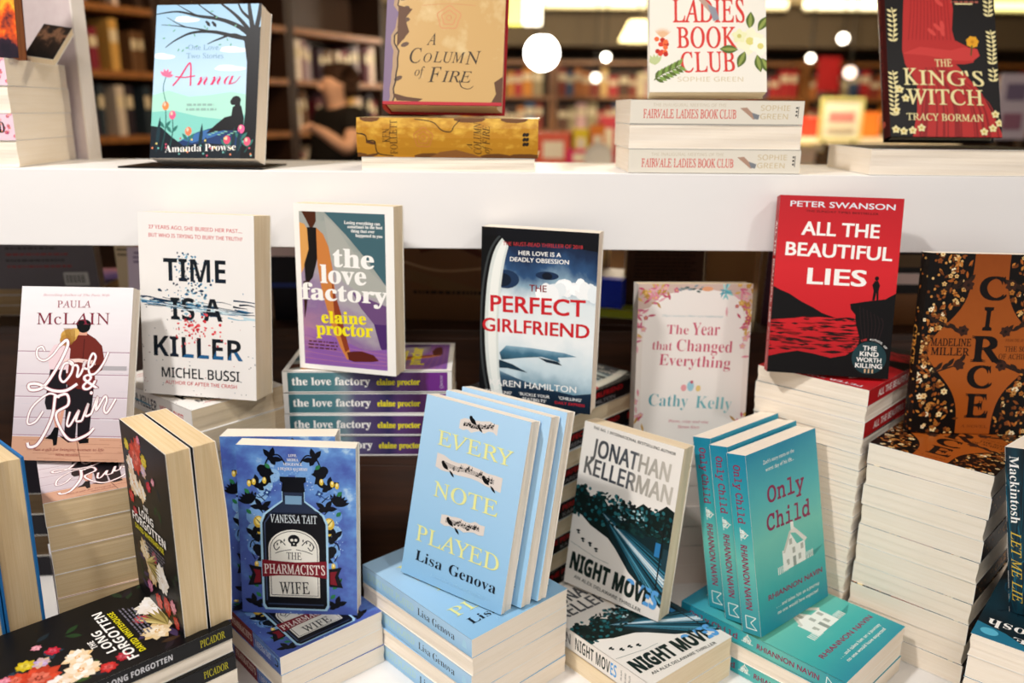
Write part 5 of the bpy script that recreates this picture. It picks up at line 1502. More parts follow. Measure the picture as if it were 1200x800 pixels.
# ---- front row
F = 0.93
stood('forgot', -47.5, 0, 0, sc_((-0.476, 0.958, 0.112), F), 0.1367, 0.213, 0.0255, 'nearer of two upright black books covered in bright garden flowers', 'upright black floral books', cover=art_forgot, base=G_FORGOT, pages=PAGE_T, back='#101018', spine_base=G_FORGOT, bow=0.001)
stood('forgot', -47.5, 0, 0, sc_((-0.4535, 0.9785, 0.112), F), 0.1367, 0.213, 0.0245, 'rear one of two upright black floral books, mostly cream page edges', 'upright black floral books', cover=art_forgot, base=G_FORGOT, pages=PAGE_T, back='#101018', spine_base=G_FORGOT, bow=0.006)
pile('Bb', 8, 44.5, -0.464, 0.665, 0.1536, 0.2176, 0.1507, 0.0192, 'in the black floral pile at lower left', 'black floral pile at lower left', cover=art_forgot, spine=spine_forgot, base=G_FORGOT, spine_base=G_FORGOT, back='#101018', jit=0.0015)
BLUE = ink('#1f6dae')
for i, (dx, lab) in enumerate(((0.0, 'right one of two blue hardbacks standing at the left edge'), (0.0405, 'left one of two blue hardbacks, cut by the left edge'))):
    n0 = (-0.665, -0.747)
    stood('blue', -41.7, 1.0, 0, (-0.669 + n0[0] * dx, 0.907 + n0[1] * dx, 0.1003), 0.160, 0.245, 0.039, lab, 'blue hardbacks at the left edge', name='hardback_book', hard=True, base=BLUE, spine_base=BLUE, back='#1f6dae', edge='#1f6dae', pages=PAGE_T)
pile('Aa', 2, 48.3, -0.577, 0.774, 0.1, 0.084, 0.2, 0.05, 'of two lying under the blue hardbacks', 'lying books under the blue hardbacks', hard=True, name='hardback_book', base=BLUE, spine_base=BLUE, back='#1f6dae', edge='#1f6dae', pages=PAGE_T)

P_ = 1.069
stood('pharm', -0.9, 3.0, -1.2, sc_((-0.323, 0.894, 0.118), P_), 0.1486, 0.2277, 0.0245, 'nearer blue paperback with big black medicine bottle and red banner', cover=art_pharm, base=G_PHARM, spine_base=G_PHARM, back='#28418c')
stood('pharm', -0.8, 3.0, 0.8, sc_((-0.344, 0.922, 0.1165), P_), 0.1475, 0.2277, 0.031, 'blue paperback standing behind the medicine bottle cover, mostly hidden', cover=art_pharm, base=G_PHARM, spine_base=G_PHARM, back='#28418c')
pile('Aa', 3, 42.6, -0.273, 0.865, 0.0752, 0.145, 0.19, 0.02505, 'of three under the medicine bottle cover', 'blue pile under the medicine bottle cover', cover=art_pharm, spine=spine_pharm, base=G_PHARM, spine_base=G_PHARM, back='#28418c', jit=0.001)
for i, (P, rl, T, lab) in enumerate((((-0.142, 0.975, 0.1262), -0.7, 0.02, 'front one of three pale blue paperbacks with torn music scraps'), ((-0.118, 0.987, 0.128), -0.7, 0.02, 'middle one of three upright pale blue paperbacks'), ((-0.0975, 1.0005, 0.128), -0.4, 0.019, 'rear one of three upright pale blue paperbacks'))):
    stood('note', -35.1, 13.6, rl, P, 0.161, 0.2355, T, lab, 'upright pale blue paperbacks', cover=art_note, base=G_NOTE, spine_base=G_NOTE, back='#86bce0')
pile('Aa', 5, 43.2, -0.043, 0.836, 0.122, 0.159, 0.224, 0.0244, 'of the pale blue pile under the torn music covers', 'pale blue pile under the torn music covers', cover=art_note, spine=spine_note, base=G_NOTE, spine_base=G_NOTE, back='#86bce0', jit=0.0008)
stood('night', -38.0, 8.7, -1.0, (0.076, 1.057, 0.0645), 0.150, 0.235, 0.030, 'white paperback with grey capitals above a dark green railway street', cover=art_night, base=G_NIGHT, spine=spine_night, pages=PAGE_C)
pile('Aa', 2, 39.1, 0.166, 0.842, 0.059, 0.153, 0.230, 0.0295, 'of two under the dark green street cover', 'white pile under the dark green street cover', cover=art_night, spine=spine_night, base=G_NIGHT, spine_base=G_NIGHT, jit=0.002, pages=PAGE_C,
     labels=['upper of two white books lying under the dark green street cover', 'lower of two white books lying under the dark green street cover'])
for P, yw_, lab in (((0.315, 0.917, 0.0725), 38.8, 'front one of three upright teal paperbacks, house and magenta title'), ((0.3005, 0.9465, 0.0715), 39.2, 'middle one of three upright teal paperbacks, only spine showing'), ((0.286, 0.976, 0.071), 39.6, 'rear one of three upright teal paperbacks, its spine leftmost')):
    stood('child', yw_, 11.3, 0.2, P, 0.151, 0.234, 0.0285, lab, 'upright teal paperbacks', cover=art_child, spine=spine_child, base=G_CHILD, spine_base=G_CHILDS, back='#3aa4ac')
pile('Aa', 3, 43.4, 0.393, 0.841, 0.0650, 0.165, 0.232, 0.02165, 'of the teal pile under the upright teal paperbacks', 'teal pile under the teal paperbacks', cover=art_child, spine=spine_child, base=G_CHILD, spine_base=G_CHILDS, back='#3aa4ac', jit=0.0015)
stood('lie', 40, 10, 0, (0.601, 0.856, 0.1455), 0.128, 0.2, 0.021, 'dark teal book with yellow slanted spine lettering at the right edge', cover=art_lie, spine=spine_lie, base=G_LIE, spine_base=G_LIE, back='#0a1a26')
pile('Bb', 5, 49.8, 0.637, 0.730, 0.142, 0.234, 0.153, 0.0284, 'of the dark teal pile at the lower right corner', 'dark teal pile at the lower right corner', cover=art_lie, base=G_LIE, spine_base=G_LIE, back='#05080c', jit=0.002)

# ---- books behind, seen through the gap under the shelf
BY = 1.465
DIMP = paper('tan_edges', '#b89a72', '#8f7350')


def blurb(ttl, ink_a, ink_b, seed):
    def f(a):
        a.text(ttl, (0.2, 0.9), (0.8, 0.9), 0.03, ink_b, 'ns', 0.01)
        for k in range(4):
            a.greek(0.1, 0.5 + 0.09 * k, 0.85, 0.57 + 0.09 * k, 2, ink_a if k % 2 else ink_b, seed + k)
        a.rect(0.1, 0.06, 0.5, 0.22, ink('#b8b4ae'))
        for i in range(18):
            a.rect(0.13 + i * 0.018, 0.1, 0.13 + i * 0.018 + rnd.choice((0.004, 0.009)), 0.19, K)
        a.ellp(0.75, 0.35, 0.12, 0.12, ink_a)
    return f


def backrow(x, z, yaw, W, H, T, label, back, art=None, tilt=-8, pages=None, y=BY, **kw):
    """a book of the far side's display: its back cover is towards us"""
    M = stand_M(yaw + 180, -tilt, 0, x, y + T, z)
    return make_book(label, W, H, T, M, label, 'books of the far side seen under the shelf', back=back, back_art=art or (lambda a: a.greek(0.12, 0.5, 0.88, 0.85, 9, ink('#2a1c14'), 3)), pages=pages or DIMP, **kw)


backrow(-0.735, 0.398, 6, 0.17, 0.2, 0.026, 'dark grey back cover with red and black blurb at far left', '#5b5458', lambda a: [a.greek(0.12, 0.2 + 0.055 * k, 0.8 - 0.1 * (k % 2), 0.235 + 0.055 * k, 1, ink('#241c1e' if k % 2 else '#8a2a2c'), 3 + k) for k in range(6)] + [a.rect(0.66, 0.03, 0.9, 0.15, ink('#b8b4ae'))] + [a.rect(0.68 + i * 0.013, 0.05, 0.685 + i * 0.013 + 0.004 * (i % 3 == 0), 0.13, K) for i in range(15)], spine_base=ink('#8a7a70'), base=ink('#3a3438'))
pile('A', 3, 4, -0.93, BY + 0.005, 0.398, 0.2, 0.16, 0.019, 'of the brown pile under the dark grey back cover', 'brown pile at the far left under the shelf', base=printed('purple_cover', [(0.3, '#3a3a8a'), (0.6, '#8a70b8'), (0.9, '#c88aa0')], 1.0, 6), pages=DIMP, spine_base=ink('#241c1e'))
pile('bB', 4, 6, -0.965, 1.14, 0.14, 0.262, 0.2, 0.035, 'of the dark pile behind the blue hardbacks', 'dark pile added to shade a left gap', base=ink('#1c1a20'), spine_base=ink('#1c1a20'), back='#1c1a20', pages=paper('gap_shade_edges', '#5e4c36', '#4a3a28'))  # added pile, covers and edges coloured dark to fill a shaded gap
backrow(-0.655, 0.34, -4, 0.035, 0.235, 0.12, 'cream page edges standing beside the dark grey back cover', '#cdb894', pages=PAGE_C, tilt=-2, base=ink('#a86a5a'))
make_book('lilac', 0.05, 0.09, 0.004, stand_M(0, 8, 0, -0.662, 1.42, 0.385), 'lilac card with pen marks behind the couple cover', pages=PAGE_W, base=ink('#d8c8dc'), cover=lambda a: a.greek(0.2, 0.7, 0.9, 0.95, 3, ink('#5a3a7a'), 2), back='#d8c8dc', name='price_card')['category'] = 'card'
backrow(-0.495, 0.34, 3, 0.13, 0.21, 0.03, 'black book with gold specks between couple and splash covers', '#1a120c', lambda a: [a.flower(rnd.random(), rnd.random(), 0.03, ink('#8a5a20'), 5) for _ in range(40)], base=ink('#1a120c'))
backrow(-0.295, 0.34, 2, 0.13, 0.22, 0.03, 'orange and black book in the narrow gap left of purple sheets', '#15121c', lambda a: [a.rect(0, 0.72, 1, 1, ink('#d89a3a')), a.poly([(0, 0.75), (1, 0.86), (1, 0.9), (0, 0.79)], K), a.rect(0, 0.56, 1, 0.7, ink('#e8ccc8')), a.rect(0, 0.3, 1, 0.34, ink('#2a3a7a'))], base=ink('#15121c'))


def art_brown(a):
    a.rect(0.1, 0.78, 0.24, 0.92, ink('#2a1c14')); a.ellp(0.17, 0.85, 0.04, 0.05, ink('#8a6a50'))
    a.greek(0.28, 0.8, 0.9, 0.92, 4, ink('#3a2416'), 5); a.text('Author', (0.62, 0.68), (0.86, 0.68), 0.06, ink('#3a2416'), 'ns', 0.02); a.greek(0.1, 0.56, 0.6, 0.64, 2, ink('#3a2416'), 8)
    a.curve([(0.2, 0.5), (0.5, 0.54), (0.8, 0.46), (0.95, 0.5)], 0.06, ink('#5a2e1a')); a.curve([(0.05, 0.42), (0.4, 0.36), (0.95, 0.4)], 0.02, ink('#b08a66'))
    a.poly([(0.05, 0.3), (0.9, 0.12), (0.9, 0.2), (0.05, 0.38)], ink('#7a5a3a')); a.greek(0.12, 0.2, 0.8, 0.25, 1, ink('#2a1c14'), 4)


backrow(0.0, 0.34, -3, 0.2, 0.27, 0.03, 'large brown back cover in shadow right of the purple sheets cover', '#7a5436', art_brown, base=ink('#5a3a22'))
backrow(0.185, 0.385, 0, 0.052, 0.2, 0.05, 'tan book with dark streaks standing right of the aeroplane cover', '#f2cf8c', lambda a: [a.curve([(0.2 + 0.2 * i, 0), (0.25 + 0.2 * i, 0.5), (0.2 + 0.2 * i, 1)], 0.05, ink('#6a4420')) for i in range(4)], tilt=-2, base=ink('#f2cf8c'), y=BY + 0.11)
make_book('blue box', 0.11, 0.075, 0.05, lie_M('B', -18, 0.118, 1.45, 0.4235, 0.075, 0.11), 'bright blue and white box shaped book right of the aeroplane cover', base=ink('#f6f4f8'), spine_base=ink('#1c3ce0'), back='#1a35b8', cover=lambda a: a.rect(0.0, 0.0, 0.25, 1, ink('#1a35b8')), pages=paper('blue_edges', '#2440c8', '#1a2f9a'))
make_book('lime', 0.1, 0.115, 0.016, lie_M('B', -14, 0.108, 1.447, 0.3725, 0.115, 0.1), 'lime green book lying under the bright blue and white one', base=ink('#b6c83a'), spine_base=ink('#a8b830'), back='#8a9a24', pages=DIMP)
make_book('brownish', 0.1, 0.13, 0.0163, lie_M('B', -4, 0.100, 1.447, 0.3565, 0.13, 0.1), 'brown book lying under the lime green one', base=ink('#4a3020'), spine_base=ink('#4a3020'), back='#4a3020', pages=DIMP)
backrow(0.335, 0.34, 0, 0.135, 0.235, 0.03, 'dark brown back cover with lines of print above painted flowers cover', '#4a3224', lambda a: a.greek(0.1, 0.3, 0.92, 0.92, 22, ink('#21140e'), 9), base=ink('#3a2418'), tilt=-3)
backrow(0.44, 0.34, -12, 0.085, 0.23, 0.025, 'grey book with a tan curve between brown and plum back covers', '#b08a58', lambda a: a.ellp(0.55, 0.85, 0.5, 0.5, ink('#6a5a60')), tilt=-4, base=ink('#6a5a60'), y=BY + 0.03)
backrow(0.55, 0.34, 4, 0.11, 0.225, 0.03, 'plum back cover left of the cliff cover', '#4a2a3a', base=ink('#4a2a3a'), tilt=-4)
backrow(0.725, 0.34, 0, 0.13, 0.225, 0.03, 'black book with gold emblem and white band, between cliff and copper covers', '#191310', lambda a: [a.rect(0, 0.68, 1, 1, ink('#3a2c1c')), a.flower(0.45, 0.88, 0.16, ink('#b07a2c'), 6, ink('#7a4c1a')), a.text('LEGACY', (0.2, 0.74), (0.7, 0.74), 0.05, ink('#c8b890'), 'ns', 0.01), a.rect(0, 0.5, 1, 0.6, ink('#6a5234')), a.rect(0, 0.36, 1, 0.45, ink('#ead2cc')), a.rect(0, 0.0, 1, 0.28, ink('#8a5c34'))], base=ink('#191310'))

# ------------------------------------------------------------------ the shop behind
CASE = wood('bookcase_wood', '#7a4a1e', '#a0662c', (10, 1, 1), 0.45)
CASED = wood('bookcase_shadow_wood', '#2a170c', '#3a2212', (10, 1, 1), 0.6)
SPC = ['#8a6a70', '#d9c2b4', '#5a1f2a', '#3a2a22', '#b8a090', '#7d2434', '#c8b8a8', '#2a2028', '#9a8a90', '#e0d0c0', '#6a4a30', '#4a3a48', '#c89a50', '#2f3a44']
NAMES = {'#8a6a70': 'mauve', '#d9c2b4': 'pale pink', '#5a1f2a': 'maroon', '#3a2a22': 'dark brown', '#b8a090': 'beige', '#7d2434': 'crimson', '#c8b8a8': 'cream', '#2a2028': 'black', '#9a8a90': 'grey', '#e0d0c0': 'ivory',
         '#6a4a30': 'brown', '#4a3a48': 'plum', '#c89a50': 'tan', '#2f3a44': 'slate'}
NUM = ['first', 'second', 'third', 'fourth', 'fifth', 'sixth', 'seventh', 'eighth', 'ninth', 'tenth', 'eleventh', 'twelfth', 'thirteenth', 'fourteenth', 'fifteenth', 'sixteenth', 'seventeenth', 'eighteenth', 'nineteenth', 'twentieth']
PROTO = {}


def far_book(M, T, W, H, c, label, group):
    """small far-off book: covers, spine and pages in one mesh"""
    key = (round(T, 3), round(H, 2), c)
    if key not in PROTO:
        g = Geo()
        m = ink(c, 0.5)
        g.box((0, 0, 0), (0.004, W, H), m); g.box((T - 0.004, 0, 0), (T, W, H), m); g.box((0.004, 0, 0), (T - 0.004, 0.004, H), m)
        g.box((0.004, 0.004, 0.004), (T - 0.004, W - 0.004, H - 0.004), PAGE_C)
        g.box((0.003, -0.001, H * 0.55), (T - 0.003, 0, H * 0.8), ink('#d8c8a8'))
        PROTO[key] = g.build('shelf_book')
        o = PROTO[key]
    else:
        o = PROTO[key].copy(); COL.objects.link(o)
    o.matrix_world = M
    tag(o, label, 'book', group)
    return o


def bookcase(P0, ang, W, label, shelf_z, rows, word):
    M = Matrix.Translation((P0[0], P0[1], FLOOR)) @ Matrix.Rotation(ang, 4, 'Z')
    c = empty('bookcase', M, label, 'bookcase')
    Hh, D = 2.45, 0.3
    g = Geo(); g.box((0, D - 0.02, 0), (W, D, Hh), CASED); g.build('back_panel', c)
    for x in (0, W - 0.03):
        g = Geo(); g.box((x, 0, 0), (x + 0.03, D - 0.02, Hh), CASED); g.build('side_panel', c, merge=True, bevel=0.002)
    for z in shelf_z:
        g = Geo(); g.box((0.03, 0, z - FLOOR - 0.035), (W - 0.03, D - 0.02, z - FLOOR), CASE); g.build('shelf_board', c, merge=True, bevel=0.002)
    for (z, x0, x1, place) in rows:
        r = random.Random(int(z * 100) + int(P0[0] * 1000))
        x, i = x0, 0
        while x < x1 and i < len(NUM):
            T = r.choice((0.03, 0.04, 0.05)); H = r.choice((0.2, 0.22, 0.25)); col = r.choice(SPC)
            lean = r.choice((0, 0, 0, -0.1)) if i else 0
            if lean:
                x += 0.03
            MM = M @ Matrix.Translation((x, 0.03, z - FLOOR + 0.001)) @ Matrix.Rotation(lean, 4, 'Y')
            far_book(MM, T, 0.15, H, col, '%s book, %s from the left on the %s shelf of the %s' % (NAMES[col], NUM[i], place, word), 'books on the %s' % word)
            x += T + 0.004 + (0.006 if r.random() < 0.7 else 0.07); i += 1
    return c


ANG = math.atan2(0.89, 0.46)
D_ = Vector((0.46, 0.89)).normalized()
Q0 = Vector((-2.36, 3.87))
zs = [-0.28, 0.2, 0.558, 0.883, 1.2, 1.55]
for i, (lab, word) in enumerate((('tall brown bookcase standing behind the shelf at far left', 'left bookcase'), ('second tall brown bookcase, mostly behind the black tree cover', 'second bookcase'), ('far brown bookcase seen between tree cover and parchment cover', 'far bookcase'))):
    p0 = Q0 + D_ * 1.02 * i
    w = 1.0
    if i == 0:
        rows = [(0.2, 0.05, 0.9, 'low'), (0.558, 0.2, 0.9, 'middle'), (0.883, 0.2, 0.9, 'upper'), (1.2, 0.4, 0.9, 'top')]
    elif i == 1:
        rows = [(0.558, 0.06, 0.3, 'middle'), (0.883, 0.06, 0.3, 'upper')]
    else:
        rows = [(0.2, 0.06, 0.9, 'low'), (0.558, 0.06, 0.9, 'middle'), (0.883, 0.06, 0.9, 'upper')]
    bookcase(p0, ANG, w, lab, zs, rows, word)

# person choosing a book
SKIN = ink('#d9a88a', 0.6); BLK = ink('#16120f', 0.8); HAIR = ink('#3a2416', 0.7); CUFF = ink('#e0c4ae', 0.7)


def skinned(name, verts, edges, radii, mat, parent, root=0, sub=2):
    me = bpy.data.meshes.new(name)
    me.from_pydata(verts, edges, [])
    o = bpy.data.objects.new(name, me); COL.objects.link(o)
    o.parent = parent
    me.materials.append(mat)
    o.modifiers.new('skin', 'SKIN').use_smooth_shade = True
    for i, (v, r) in enumerate(zip(me.skin_vertices[0].data, radii)):
        v.radius = r if isinstance(r, tuple) else (r, r)
        v.use_root = i == root
    o.modifiers.new('sub', 'SUBSURF').levels = sub
    o.modifiers['sub'].render_levels = sub
    return o


pr = empty('person', Matrix.Translation((-0.97, 4.9, FLOOR)) @ Matrix.Rotation(R(40), 4, 'Z'), 'person in black top with pale bare forearm raised toward the bookcase', 'person')
# faces -x; y is the person's left/right
V = [(0, 0, 0.92), (0.01, 0, 1.12), (0, 0, 1.34), (-0.02, 0, 1.45), (-0.035, 0, 1.52), (-0.045, 0, 1.58), (-0.04, 0, 1.63),
     (0.0, -0.17, 1.40), (-0.10, -0.24, 1.235), (-0.2, -0.22, 1.31), (-0.27, -0.2, 1.36),
     (0.0, 0.17, 1.40), (-0.03, 0.24, 1.14), (-0.16, 0.2, 1.0), (-0.22, 0.19, 0.97),
     (0.0, -0.1, 0.86), (-0.02, -0.11, 0.48), (0.0, -0.11, 0.09), (-0.13, -0.12, 0.035), (0.0, 0.1, 0.86), (0.04, 0.11, 0.48), (0.07, 0.11, 0.09), (-0.06, 0.12, 0.035)]
E_ = [(0, 1), (1, 2), (2, 3), (3, 4), (4, 5), (5, 6), (2, 7), (7, 8), (8, 9), (9, 10), (2, 11), (11, 12), (12, 13), (13, 14), (0, 15), (15, 16), (16, 17), (17, 18), (0, 19), (19, 20), (20, 21), (21, 22)]
Rr = [(0.12, 0.14), (0.11, 0.13), (0.11, 0.14), 0.045, 0.06, 0.078, 0.06, 0.055, 0.042, 0.032, 0.026, 0.055, 0.042, 0.032, 0.026, 0.09, 0.06, 0.042, 0.03, 0.09, 0.06, 0.042, 0.03]
for (hx, hy, hz) in ((-0.27, -0.2, 1.36), (-0.22, 0.19, 0.97)):
    b0 = len(V); src = 10 if hy < 0 else 14
    for k in range(5):
        a_ = (k - 2) * 0.016
        V += [(hx - 0.045, hy + a_, hz + (0.02 if k == 0 else 0.0)), (hx - 0.085 + 0.008 * abs(k - 2), hy + a_ * 1.3, hz - 0.01)]
        E_ += [(src, b0 + 2 * k), (b0 + 2 * k, b0 + 2 * k + 1)]
        Rr += [0.0095, 0.0075]
body = skinned('body', V, E_, Rr, SKIN, pr)
Vs = [V[0], V[1], (0, 0, 1.36), (-0.015, 0, 1.44)] + [V[7], (-0.06, -0.215, 1.30), V[11], V[12], (-0.12, 0.22, 1.04)]
skinned('black_top', Vs, [(0, 1), (1, 2), (2, 3), (2, 4), (4, 5), (2, 6), (6, 7), (7, 8)], [(0.16, 0.2), (0.15, 0.19), (0.15, 0.2), 0.075, 0.09, 0.07, 0.09, 0.07, 0.055], BLK, pr)
skinned('trousers', [V[0], V[15], V[16], (0, -0.11, 0.1), V[19], V[20], (0.07, 0.11, 0.1)], [(0, 1), (1, 2), (2, 3), (0, 4), (4, 5), (5, 6)], [(0.135, 0.155), 0.105, 0.075, 0.06, 0.105, 0.075, 0.06], ink('#1c1a20', 0.8), pr)
skinned('hair', [(0.01, 0, 1.64), (-0.03, 0, 1.675), (0.045, 0, 1.58), (0.05, 0, 1.5), (-0.005, -0.045, 1.62), (-0.005, 0.045, 1.62)], [(0, 1), (0, 2), (2, 3), (0, 4), (0, 5)], [0.13, 0.08, 0.1, 0.07, 0.085, 0.085], HAIR, pr)
g = Geo(); g.tube([(-0.14, 0, 1.575), (-0.115, 0, 1.56)], [0.01, 0.018], SKIN, 8); g.build('nose', pr)

# far display tables with bright goods


def far_table(x, y, w, d, h, label, c='#cbb79a'):
    t = empty('low_table', Matrix.Translation((x, y, FLOOR)), label, 'table')
    m = painted('table_%s' % c[1:], c)
    g = Geo(); g.box((-w / 2, 0, h - 0.04), (w / 2, d, h), m); g.build('tabletop', t, merge=True, bevel=0.004)
    for sx in (-1, 1):
        for sy in (0.03, d - 0.08):
            g = Geo(); g.box((sx * (w / 2 - 0.06) - 0.025, sy, 0), (sx * (w / 2 - 0.06) + 0.025, sy + 0.05, h - 0.04), m); g.build('leg', t)


far_table(0.55, 4.6, 1.5, 0.9, 1.12, 'far table of bright goods seen beyond the parchment hardback', '#4a3826')
far_table(2.3, 6.2, 1.8, 0.8, 1.28, 'far cream table seen right of the blossom cover', '#e6d6ba')


def px(x, y, d):
    """point on the sight line of a photograph position, d metres along the view axis"""
    return Vector((0, 0, HC)) + d * (_fw + _r * ((x - 600) / FPX) - _u * ((y - 400) / FPX))


TZ = FLOOR + 1.12


def far_flat_book(x, y, ztop, w, d, t, c, label, group, rot=0.0):
    M = Matrix.Translation((x, y, ztop)) @ Matrix.Rotation(rot, 4, 'Z') @ Matrix.Rotation(R(90), 4, 'X')
    g = Geo(); m = ink(c, 0.5)
    g.box((0, 0, 0), (w, 0.004, d), m); g.box((0, t - 0.004, 0), (w, t, d), m); g.box((0, 0.004, 0), (0.004, t - 0.004, d), m); g.box((0.004, 0.004, 0.004), (w - 0.004, t - 0.004, d - 0.004), PAGE_W)
    o = g.build('far_book'); o.matrix_world = M
    tag(o, label, 'book', group)


def goods(x, c, h, w, lab, tilt=0.3, y=4.75, nm='toy_box', cat='box', d=0.06):
    t = empty(nm, Matrix.Translation((x, y, TZ + 0.001 + d * math.sin(tilt))) @ Matrix.Rotation(-tilt, 4, 'X'), lab, cat, 'bright goods on the far table')
    g = Geo(); g.box((-w / 2, 0, 0), (w / 2, d, h), ink(c, 0.4)); g.build('carton', t, merge=True, bevel=0.006)
    g = Geo(); g.box((-w * 0.3, -0.002, h * 0.3), (w * 0.3, 0, h * 0.75), ink('#f0e6d0')); g.build('panel', t)


goods(0.055, '#8a7a9a', 0.24, 0.12, 'grey violet box, leftmost on the far table of bright goods')
goods(0.22, '#d8502e', 0.21, 0.19, 'orange red box on the far table of bright goods')
goods(0.385, '#e6d012', 0.23, 0.085, 'yellow box between orange red and orange boxes', y=4.9)
goods(0.48, '#e0801c', 0.25, 0.085, 'orange box at right on the far table of bright goods', y=4.9)
goods(0.375, '#d8306a', 0.12, 0.17, 'magenta box in front of the yellow box', y=4.66, tilt=0.6)
goods(0.56, '#d84a58', 0.3, 0.1, 'tall coral box, rightmost on the far table of bright goods', y=5.1)
goods(0.01, '#b85a3a', 0.28, 0.12, 'rust box at the back of the far table of bright goods', y=5.1)
t = empty('white_plate', Matrix.Translation((0.455, 4.625, TZ)), 'white round plate on edge at the front of the far table', 'plate')
g = Geo()
for k in range(20):
    a0, a1 = 2 * math.pi * k / 20, 2 * math.pi * (k + 1) / 20
    q = lambda a, r, y: (r * math.cos(a) * 0.9, y + 0.03 * (r * math.sin(a) + 0.085), 0.086 + r * math.sin(a))
    g.face([q(a0, 0.085, 0), q(a1, 0.085, 0), q(a1, 0.055, 0.01), q(a0, 0.055, 0.01)], ink('#f0ebe2')); g.face([q(a0, 0.055, 0.01), q(a1, 0.055, 0.01), q(0, 0, 0.012)], ink('#f0ebe2'))
    g.face([q(a1, 0.085, 0), q(a0, 0.085, 0), q(a0, 0.05, 0.022), q(a1, 0.05, 0.022)], ink('#e4ded4')); g.face([q(a1, 0.05, 0.022), q(a0, 0.05, 0.022), q(0, 0, 0.024)], ink('#e4ded4'))
g.build('dish', t)

# long wall of shelves across the back of the shop
def wall_case(x, y, w, label, word, seed, rows, cols):
    M = Matrix.Translation((x, y, FLOOR))
    c = empty('wall_bookcase', M, label, 'bookcase')
    Hh = 1.98
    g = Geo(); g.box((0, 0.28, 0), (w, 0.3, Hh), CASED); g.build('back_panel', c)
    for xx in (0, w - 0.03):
        g = Geo(); g.box((xx, 0, 0), (xx + 0.03, 0.28, Hh), CASE); g.build('side_panel', c)
    r = random.Random(seed)
    for k, z in enumerate((0.55, 0.9, 1.25, 1.6, 1.95)):
        g = Geo(); g.box((0.03, 0, z - 0.03), (w - 0.03, 0.28, z), CASE); g.build('shelf_board', c)
        if z in rows:
            xx, i = 0.05, 0
            while xx < w - 0.12 and i < 14:
                T = r.choice((0.07, 0.1)); H = r.choice((0.2, 0.24, 0.28)); col = r.choice(cols)
                far_book(M @ Matrix.Translation((xx, 0.04, z + 0.001)), T, 0.15, H, col, '%s book, %s from the left on the %s shelf of the %s' % (CN.get(col, 'dark'), NUM[i], {0.9: 'lower', 1.25: 'middle', 1.6: 'upper'}[z], word), 'books on the %s' % word)
                xx += T + 0.012; i += 1


CN = {'#b8703a': 'amber', '#d8b070': 'sand', '#8a3a2a': 'brick', '#5a3a2a': 'brown', '#c8a0a0': 'rosy', '#4a5a7a': 'blue', '#e0cfa8': 'cream', '#c8802c': 'orange', '#3a2a24': 'dark brown', '#9a8a6a': 'khaki', '#b03030': 'red'}
CC = list(CN)
for i in range(5):
    wall_case(-0.9 + 1.32 * i, 9.2, 1.3, '%s wall bookcase from the left across the back of the shop' % NUM[i], '%s wall bookcase' % NUM[i], 40 + i, (1.25, 1.6), CC)

# lit cornice, beam and lamps
g = Geo(); g.box((-3.0, 8.6, 1.70), (6, 9.5, CEIL), painted('bulkhead_paint', '#b4a37e', '#a39270', 0.8)); struct('trim_1', g)
g = Geo(); g.box((-3.0, 8.9, 1.33), (6, 9.5, 1.70), painted('dark_fascia', '#5e4e38', '#50422e', 0.7)); struct('trim_2', g)
for x0, x1, c, s_, lab in ((0.2, 1.25, '#fff0b8', 1.4, 'long warm strip light above the wall bookcases, left stretch'), (1.4, 2.6, '#ffeebc', 1.2, 'long warm strip light above the wall bookcases, middle stretch'), (2.75, 4.1, '#fff4cc', 1.7, 'long warm strip light, stretch between blossom cover and red gown'), (4.2, 5.9, '#f6ee9a', 1.5, 'long warm strip light, right stretch beyond the red gown')):
    t = empty('strip_light', Matrix.Translation((x0, 8.56, 1.66)), lab, 'light', 'strip lights above the wall bookcases')
    g = Geo(); g.box((0, 0, 0), (x1 - x0, 0.03, 0.075), glow(c, s_)); g.build('tube', t, merge=True, bevel=0.01)
    g = Geo(); g.box((0, 0.03, -0.02), (x1 - x0, 0.04, 0.1), ink('#d8cba8')); g.build('housing', t)


def globe(x, y, d, r, c, s_, lab, drop=0.35):
    P = px(x, y, d)
    t = empty('pendant_lamp', Matrix.Translation(P), lab, 'lamp', 'lamps in the back of the shop')
    me = bpy.data.meshes.new('bulb'); bm = bmesh.new(); bmesh.ops.create_uvsphere(bm, u_segments=24, v_segments=14, radius=r); bm.to_mesh(me); bm.free()
    me.materials.append(glow(c, s_)); me.polygons.foreach_set('use_smooth', [True] * len(me.polygons))
    o = bpy.data.objects.new('bulb', me); COL.objects.link(o); o.parent = t
    g = Geo(); g.tube([(0, 0, r * 0.9), (0, 0, r * 1.4)], [r * 0.5, r * 0.35], ink('#2a241c'), 12); g.build('cap', t)
    g = Geo(); g.tube([(0, 0, r * 1.4), (0, 0, CEIL - P.z)], 0.008, ink('#2a241c'), 6); g.build('flex', t)


lamp('globe_light', 'POINT', tuple(px(635, 62, 6.75)), (0, 0, 0), 26, 0.15, (1, 0.9, 0.72))
globe(635, 62, 7.0, 0.135, '#fffaf0', 14.0, 'big bright white globe lamp right of the parchment cover')
globe(710, 67, 8.0, 0.035, '#fff6e0', 9.0, 'small lamp right of the big white globe')
globe(698, 91, 8.0, 0.04, '#fff6e0', 3.0, 'lower small lamp right of the big white globe')
globe(988, 45, 8.0, 0.045, '#fff2dc', 6.0, 'upper small lamp left of the red gown cover')
globe(950, 68, 8.0, 0.035, '#fff2dc', 6.0, 'lower small lamp right of the blossom cover')
globe(996, 85, 8.0, 0.055, '#ffe2d0', 1.6, 'dim lamp beside the dark red poster')
globe(437, 52, 6.6, 0.05, '#ffdca0', 5.0, 'warm lamp just left of the parchment cover')

